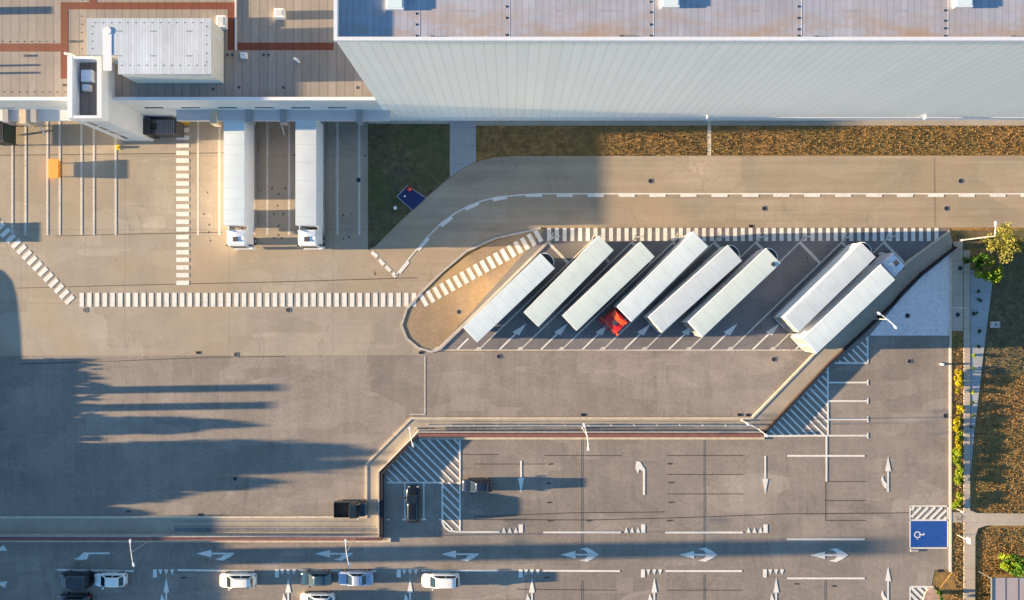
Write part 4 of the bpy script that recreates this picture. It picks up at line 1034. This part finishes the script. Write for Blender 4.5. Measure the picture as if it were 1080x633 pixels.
p = P(1050, 342.5, .2); t = thing('manhole_cover', 'square white concrete manhole cover with a dark centre in the brown lawn', 'manhole cover', (p.x, p.y, .02))
bm = new_bm(); box(bm, -.6, .6, -.42, .42, 0, .2); obj('slab', bm, M['kerb_grey'], t, bevel=.02)
bm = new_bm(); tube(bm, (0, 0, .2), (0, 0, .23), .13, n=14); obj('lid', bm, M['iron'], t)
# bin by the blue bay? short stub posts
p = P(965.5, 581.5, .3); t = thing('wheel_stop', 'pale low concrete wheel stop at the lower left corner of the blue bay', 'wheel stop', (p.x, p.y, .02))
bm = new_bm(); box(bm, -.5, .5, -.12, .12, 0, .12); obj('block', bm, M['kerb_grey'], t, bevel=.03)
# barrier beam / pale kerbed edge above the verge on the right
bm = new_bm(); strip(bm, [(1015, 253), (1046, 249.5)], .22, .06, .12); tag(obj('kerb_stone', bm, M['kerb']), 'straight pale kerb stone running under the yellow tree', 'kerb stone')

# canopy shed in the lower right corner
a, b = P(1047, 640, 2.6), P(1100, 609.5, 2.6)
t = thing('bike_shelter', 'flat roofed grey shelter with panelled roof in the bottom right corner', 'shelter', (a.x, b.y - 2.5, 0))
W_ = 9.0
bm = new_bm(); box(bm, 0, W_, -5, 2.5, 2.5, 2.62); obj('roof', bm, plain('pinkish_grey_roof', (.36, .31, .31), .6, var=.08), t)
for i in range(7): bm = new_bm(); box(bm, i * 1.62 - .04, i * 1.62 + .04, -5, 2.52, 2.621, 2.635); obj('roof_batten', bm, M['charcoal'], t)
bm = new_bm(); box(bm, -.12, -.01, -5, 2.52, 2.4, 2.66); obj('gutter', bm, M['charcoal'], t)
for x in (.2, 4.5, 8.7):
    for y in (2.2, -4.7): bm = new_bm(); box(bm, x - .06, x + .06, y - .06, y + .06, 0, 2.5); obj('post', bm, M['charcoal'], t)
# round planting bed at bottom
bm = new_bm(); pts = []
for i in range(24): aa = 2 * math.pi * i / 24; pts.append((982.5 + 9 * math.cos(aa), 634 + 14 * math.sin(aa)))
prism(bm, pxs(pts), 0, .10); struct(obj('gravel_bed', bm, pavement_mat('pink_gravel', (.38, .26, .20), grain=.35, blotch=.25, tyre=0, patch=0, crack=0)))

# ------------------------------------------------------------------ vegetation
def leaf_mat(name, cols):
    t = NT(name)
    a = t.ramp(t.noise(1.6, 4, .7), [(.3, cols[0]), (.5, cols[1]), (.7, cols[2])])
    t.l(a, t.b.inputs['Base Color']); t.b.inputs['Roughness'].default_value = .7; t.b.inputs['Specular IOR Level'].default_value = .2
    tr = t.n('ShaderNodeBsdfTranslucent'); t.l(a, tr.inputs[0])
    mx = t.n('ShaderNodeMixShader'); mx.inputs[0].default_value = .35
    out = t.t.nodes['Material Output']; t.l(t.b.outputs[0], mx.inputs[1]); t.l(tr.outputs[0], mx.inputs[2]); t.l(mx.outputs[0], out.inputs[0])
    return t.m
M['leaf_gold'] = leaf_mat('golden_leaves', [(.06, .08, .015, 1), (.16, .16, .03, 1), (.28, .25, .07, 1)])
M['leaf_lime'] = leaf_mat('lime_leaves', [(.05, .12, .012, 1), (.18, .27, .015, 1), (.36, .38, .03, 1)])
M['leaf_green'] = leaf_mat('green_leaves', [(.02, .06, .008, 1), (.05, .13, .012, 1), (.12, .22, .02, 1)])
M['leaf_yellow'] = leaf_mat('yellow_leaves', [(.16, .15, .006, 1), (.36, .32, .01, 1), (.50, .42, .02, 1)])
M['leaf_dark'] = leaf_mat('dark_leaves', [(.015, .04, .008, 1), (.03, .075, .01, 1), (.05, .12, .015, 1)])

def leaves(bm, c, rad, n, size, rnd):
    """leaf-sized quads through an ellipsoid made of sub-clumps"""
    clumps = []
    k = max(4, int(n / 90))
    for _ in range(k):
        while True:
            q = Vector((rnd.uniform(-1, 1), rnd.uniform(-1, 1), rnd.uniform(-1, 1)))
            if .25 < q.length < 1: break
        clumps.append((q, rnd.uniform(.22, .42)))
    for _ in range(n):
        q, cr = rnd.choice(clumps)
        o = Vector((rnd.gauss(0, 1), rnd.gauss(0, 1), rnd.gauss(0, 1))).normalized() * cr * rnd.uniform(.5, 1.1)
        p = q * .78 + o
        p = Vector((p.x * rad[0], p.y * rad[1], p.z * rad[2])) + Vector(c)
        if p.z < .08: p.z = .08 + rnd.random() * .1
        s = size * rnd.uniform(.6, 1.3)
        a = Vector((rnd.gauss(0, 1), rnd.gauss(0, 1), rnd.gauss(0, 1))).normalized(); b = a.orthogonal().normalized()
        b.rotate(Matrix.Rotation(rnd.uniform(0, 6.28), 3, a)); cc = a.cross(b)
        vs = [bm.verts.new(p + b * s + cc * s * .1), bm.verts.new(p + cc * s * .6), bm.verts.new(p - b * s), bm.verts.new(p - cc * s * .6)]
        bm.faces.new(vs)

def tree(u, v, h, r, label, mat, n, size, seed, z0=None, cat='tree', name='tree', group=None, trunk_h=None, X=None, ry=None):
    rnd = random.Random(seed)
    th = trunk_h if trunk_h is not None else h * .35
    cz_ = (h + th) / 2; hz = (h - th) / 2
    p = P(u, v, cz_) if X is None else Vector((X, P(0, v).y, 0))
    t = thing(name, label, cat, (p.x, p.y, 0), 0, group)
    bm = new_bm(); tube(bm, (0, 0, 0), (0, 0, th + hz * .6), .05 * h ** .8, .02 * h ** .8, 9)
    for i in range(6):
        a = i * 1.05 + rnd.uniform(-.3, .3); tube(bm, (0, 0, th * .8 + i * .08 * hz), (math.cos(a) * r * .6, math.sin(a) * r * .6, cz_ + rnd.uniform(-.2, .4) * hz), .022 * h ** .8, .008 * h, 6)
    obj('trunk', bm, M['bark'], t)
    bm = new_bm(); leaves(bm, (0, 0, cz_), (r, ry or r, hz), n, size, rnd); obj('crown', bm, mat, t)
    return t
tree(1054, 257, 4.8, 2.6, 'golden leaved tree overhanging the road edge at the right', M['leaf_gold'], 1700, .15, 3, trunk_h=1.2)
tree(1042, 285, 3.6, 2.1, 'lime green and yellow tree just below the golden tree', M['leaf_lime'], 1300, .14, 5, trunk_h=.7)
tree(1029, 275, 3.2, 1.3, 'dark green bushy tree between the golden tree and the side walk', M['leaf_green'], 900, .13, 6, trunk_h=.5)
tree(1073, 597, 3.4, 1.7, 'green tree above the shelter roof at the right edge', M['leaf_green'], 1500, .14, 8, trunk_h=.6)
tree(1063, 593, 2.8, 1.0, 'small lime green tree at the left corner above the shelter', M['leaf_lime'], 700, .12, 9, trunk_h=.5)

def shrub(u, v, r, h, label, mat, seed, n=260, size=.09, group=None, ry=None):
    rnd = random.Random(seed); p = P(u, v, h * .6); t = thing('shrub', label, 'shrub', (p.x, p.y, .05), 0, group)
    bm = new_bm()
    for i in range(5): a = i * 1.26; tube(bm, (0, 0, 0), (math.cos(a) * r * .5, math.sin(a) * r * .5, h * .6), .02, .01, 5)
    obj('stem', bm, M['bark'], t)
    bm = new_bm(); leaves(bm, (0, 0, h * .5), (r, ry or r, h * .5), n, size, rnd); obj('foliage', bm, mat, t)
hs = [(1010.5, 395.5, 'topmost', 'leaf_yellow', .62), (1010.8, 401, 'second from top', 'leaf_yellow', .62), (1010.8, 407, 'third from top', 'leaf_yellow', .62), (1012.5, 432, 'fourth from top, after a gap,', 'leaf_yellow', .6), (1009.5, 443, 'fifth from top', 'leaf_yellow', .55),
      (1010, 450, 'sixth from top', 'leaf_yellow', .65), (1011, 457, 'seventh from top', 'leaf_lime', .75), (1010.5, 465, 'eighth from top', 'leaf_yellow', .7), (1011, 472.5, 'ninth from top', 'leaf_yellow', .75), (1011, 480.5, 'tenth from top', 'leaf_lime', .75),
      (1011, 488.5, 'eleventh from top', 'leaf_lime', .8), (1011.5, 496, 'twelfth from top', 'leaf_lime', .65), (1011, 509.5, 'third from bottom', 'leaf_lime', .8), (1010, 524.5, 'second from bottom', 'leaf_lime', .75), (1010.5, 532, 'lowest', 'leaf_lime', .7)]
for i, (u, v, w_, m, r) in enumerate(hs): shrub(u, v, r, .8, '%s bright %s shrub in the narrow hedge bed' % (w_, 'yellow' if m == 'leaf_yellow' else 'lime'), M[m], 30 + i, 620, .085, 'shrubs in the hedge bed', r * 1.6)
shrub(993, 627, .75, .8, 'green shrub next to the round pink gravel bed at the bottom edge', M['leaf_green'], 21, 420, .1)
ss = [(1033.5, 316, 'leaf_dark', .42), (1028, 331, 'leaf_dark', .5), (1033, 349, 'leaf_dark', .45), (1031.5, 365.5, 'leaf_dark', .35), (1027.5, 375.5, 'leaf_lime', .38), (1027, 388.5, 'leaf_green', .42), (1025.5, 413.5, 'leaf_lime', .35), (1026, 426, 'leaf_dark', .35), (1025.5, 438, 'leaf_green', .35), (1024.5, 450, 'leaf_dark', .35), (1032, 311 - 4, 'leaf_dark', .3)]
wd = ['second from top', 'third from top', 'fourth from top', 'fifth from top', 'lime green', 'mid green', 'lower lime green', 'third from bottom, dark', 'second from bottom, mid green', 'lowest dark', 'topmost tiny dark']
for i, (u, v, m, r) in enumerate(ss): shrub(u, v, r, .5, '%s round shrub in the blue-grey margin beside the footpath' % wd[i], M[m], 60 + i, 170, .07, 'small shrubs in the paved margin')

# off-frame planting, added blocks and mast on the left: their long shadows fall across the yard
M['hedge_leaf'] = M['leaf_dark']
def hedge(X, v0, v1, h, label, w=1.6, seed=1):
    rnd = random.Random(seed); y0, y1 = P(0, v1).y, P(0, v0).y; t = thing('hedge', label, 'hedge', (X, (y0 + y1) / 2, 0))
    L = y1 - y0; bm = new_bm(); N = int(L * 2)
    for i in range(N): y = -L / 2 + L * (i + .5) / N; tube(bm, (0, y, 0), (rnd.uniform(-.3, .3), y, h * .7), .05, .02, 5)
    obj('stem', bm, M['bark'], t)
    bm = new_bm()
    # dense inner body so that the hedge is opaque, with leaves over it
    n = max(3, int(L / .6)); rings = []
    for i in range(n + 1):
        y = -L / 2 + L * i / n; k = rnd.uniform(.85, 1.02); rings.append([(-w * .42, y, .1), (w * .42, y, .1), (w * .4 * k, y, h * .8 * k), (0, y, h * .94 * k), (-w * .4 * k, y, h * .8 * k)])
    loft(bm, rings)
    for _ in range(int(L * h * 30)):
        p = Vector((rnd.uniform(-w / 2, w / 2), rnd.uniform(-L / 2, L / 2), rnd.uniform(.1, h))); s = rnd.uniform(.1, .22)
        a = Vector((rnd.gauss(0, 1), rnd.gauss(0, 1), rnd.gauss(0, 1))).normalized(); b = a.orthogonal(); cc = a.cross(b)
        bm.faces.new([bm.verts.new(p + b * s), bm.verts.new(p + cc * s), bm.verts.new(p - b * s), bm.verts.new(p - cc * s)])
    obj('foliage', bm, M['leaf_dark'], t)
hedge(-72, 380, 545, 1.9, 'dark hedge outside the left edge along the lower yard', seed=2)
def caster(name, cat, X, v0, v1, h, label, t_=.5, mat='kerb_grey'):  # unseen blocks added to throw shadows into the yard and car park
    y0, y1 = P(0, v1).y, P(0, v0).y; t = thing(name, label, cat, (X, (y0 + y1) / 2, 0)); L = y1 - y0
    bm = new_bm(); box(bm, -t_ / 2, t_ / 2, -L / 2, L / 2, 0, h); obj('body', bm, M[mat], t)
    bm = new_bm(); box(bm, -t_ / 2 - .05, t_ / 2 + .05, -L / 2 - .05, L / 2 + .05, h, h + .06); obj('coping', bm, M['kerb'], t)
t = thing('shadow_bank', 'smooth added shadow-casting bank outside the left edge along the pale yard', 'bank', (-74, 0, 0))  # unseen bank, profile shaped to cast a smooth shadow edge
bm = new_bm(); prof = [(272, .30), (280, .55), (288, .74), (298, .86), (312, .92), (330, .95), (350, .98), (382, 1.0)]
loft(bm, [[(-3, P(0, v).y, -.02), (3, P(0, v).y, -.02), (.8, P(0, v).y, h * .96), (-.8, P(0, v).y, h * .96)] for v, h in prof]); obj('bank_body', bm, M['earth'], t)
caster('shadow_wall', 'wall', -72, 236, 256, 1.0, 'short added shadow-casting wall outside the left edge by the striped crossing')
caster('shadow_shed', 'shed', -75, 548, 760, 3.9, 'long added shadow-casting shed outside the left edge of the car park', 3.0)
for v0, v1, h, w_ in ((398, 405, 1.95, 'lowest'), (410.5, 418, 4.75, 'tallest'), (429, 436.5, 4.6, 'middle')):
    caster('shadow_pillar', 'pillar', -74, v0, v1, h, w_ + ' of three added shadow-casting pillars outside the left edge', .6)
tl = [(-74, 452, 4.2, 1.15), (-75, 481, 6.7, 1.4), (-75, 496, 6.5, 1.5), (-74, 513, 4.9, 1.4), (-74, 527, 3.4, 1.3), (-75, 544, 2.9, 1.2)]
tw = ['medium dark tree below the pillars', 'largest dark round tree', 'second largest dark round tree', 'middling dark round tree', 'smaller dark round tree', 'smallest dark round tree near the kerb']
for i, (X, v, h, r) in enumerate(tl):
    tree(0, v, h, r, tw[i] + ' outside the left edge', M['leaf_dark'], 4200, .24, 90 + i, X=X, trunk_h=.3, group='trees outside the left edge')
t = thing('shadow_mast', 'tall slim added mast outside the left edge of the car park', 'shadow_mast', (-76, P(0, 592).y, 0))  # unseen shaft added to cast the long shadow band over the car park
bm = new_bm(); box(bm, -.5, .5, -1.05, 1.05, 0, 13.6); obj('shaft', bm, M['kerb_grey'], t)
bm = new_bm(); box(bm, -.7, .7, -1.2, 1.2, 13.6, 13.9); obj('head', bm, M['kerb_grey'], t)

# grass blades: short tufts that catch the low sun
def grass(name, polys, n, cols, seed, h=.075):
    rnd = random.Random(seed); bm = new_bm()
    for poly, z in polys:
        q = pxs(poly); xs = [a[0] for a in q]; ys = [a[1] for a in q]
        def inside(x, y):
            c = False
            for i in range(len(q)):
                (x0, y0), (x1, y1) = q[i - 1], q[i]
                if (y0 > y) != (y1 > y) and x < (x1 - x0) * (y - y0) / (y1 - y0) + x0: c = not c
            return c
        area = abs(sum(q[i - 1][0] * q[i][1] - q[i][0] * q[i - 1][1] for i in range(len(q)))) / 2
        k = int(area * n); done = 0
        while done < k:
            x, y = rnd.uniform(min(xs), max(xs)), rnd.uniform(min(ys), max(ys))
            if not inside(x, y): continue
            done += 1; a = rnd.uniform(0, 6.28); s = rnd.uniform(.03, .09); hh = h * rnd.uniform(.4, 1.4); dx, dy = math.cos(a) * s, math.sin(a) * s; lx, ly = rnd.uniform(-.07, .07), rnd.uniform(-.07, .07)
            bm.faces.new([bm.verts.new((x - dx, y - dy, z)), bm.verts.new((x + dx, y + dy, z)), bm.verts.new((x + dx * .6 + lx, y + dy * .6 + ly, z + hh)), bm.verts.new((x - dx * .6 + lx, y - dy * .6 + ly, z + hh))])
    return struct(obj(name, bm, cols), 'stuff')
M['straw'] = leaf_mat('straw_grass', [(.15, .092, .03, 1), (.23, .135, .046, 1), (.31, .185, .065, 1)])
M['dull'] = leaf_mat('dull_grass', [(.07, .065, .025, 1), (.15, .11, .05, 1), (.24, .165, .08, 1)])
grass('dry_grass', [([(502.5, 133), (745.5, 133), (745.5, 163.5), (502.5, 166)], .03), ([(750.5, 133), (1090, 133), (1090, 163.5), (750.5, 163.5)], .03),
                    ([(1036, 396), (1090, 396), (1090, 541), (1030, 541), (1026, 470)], -.01), ([(1031, 557), (1090, 557), (1090, 606), (1043, 606), (1043, 640), (1029, 640)], -.01), ([(1004, 352), (1015, 352), (1015, 640), (1004, 640)], .06)], 30, M['straw'], 5)
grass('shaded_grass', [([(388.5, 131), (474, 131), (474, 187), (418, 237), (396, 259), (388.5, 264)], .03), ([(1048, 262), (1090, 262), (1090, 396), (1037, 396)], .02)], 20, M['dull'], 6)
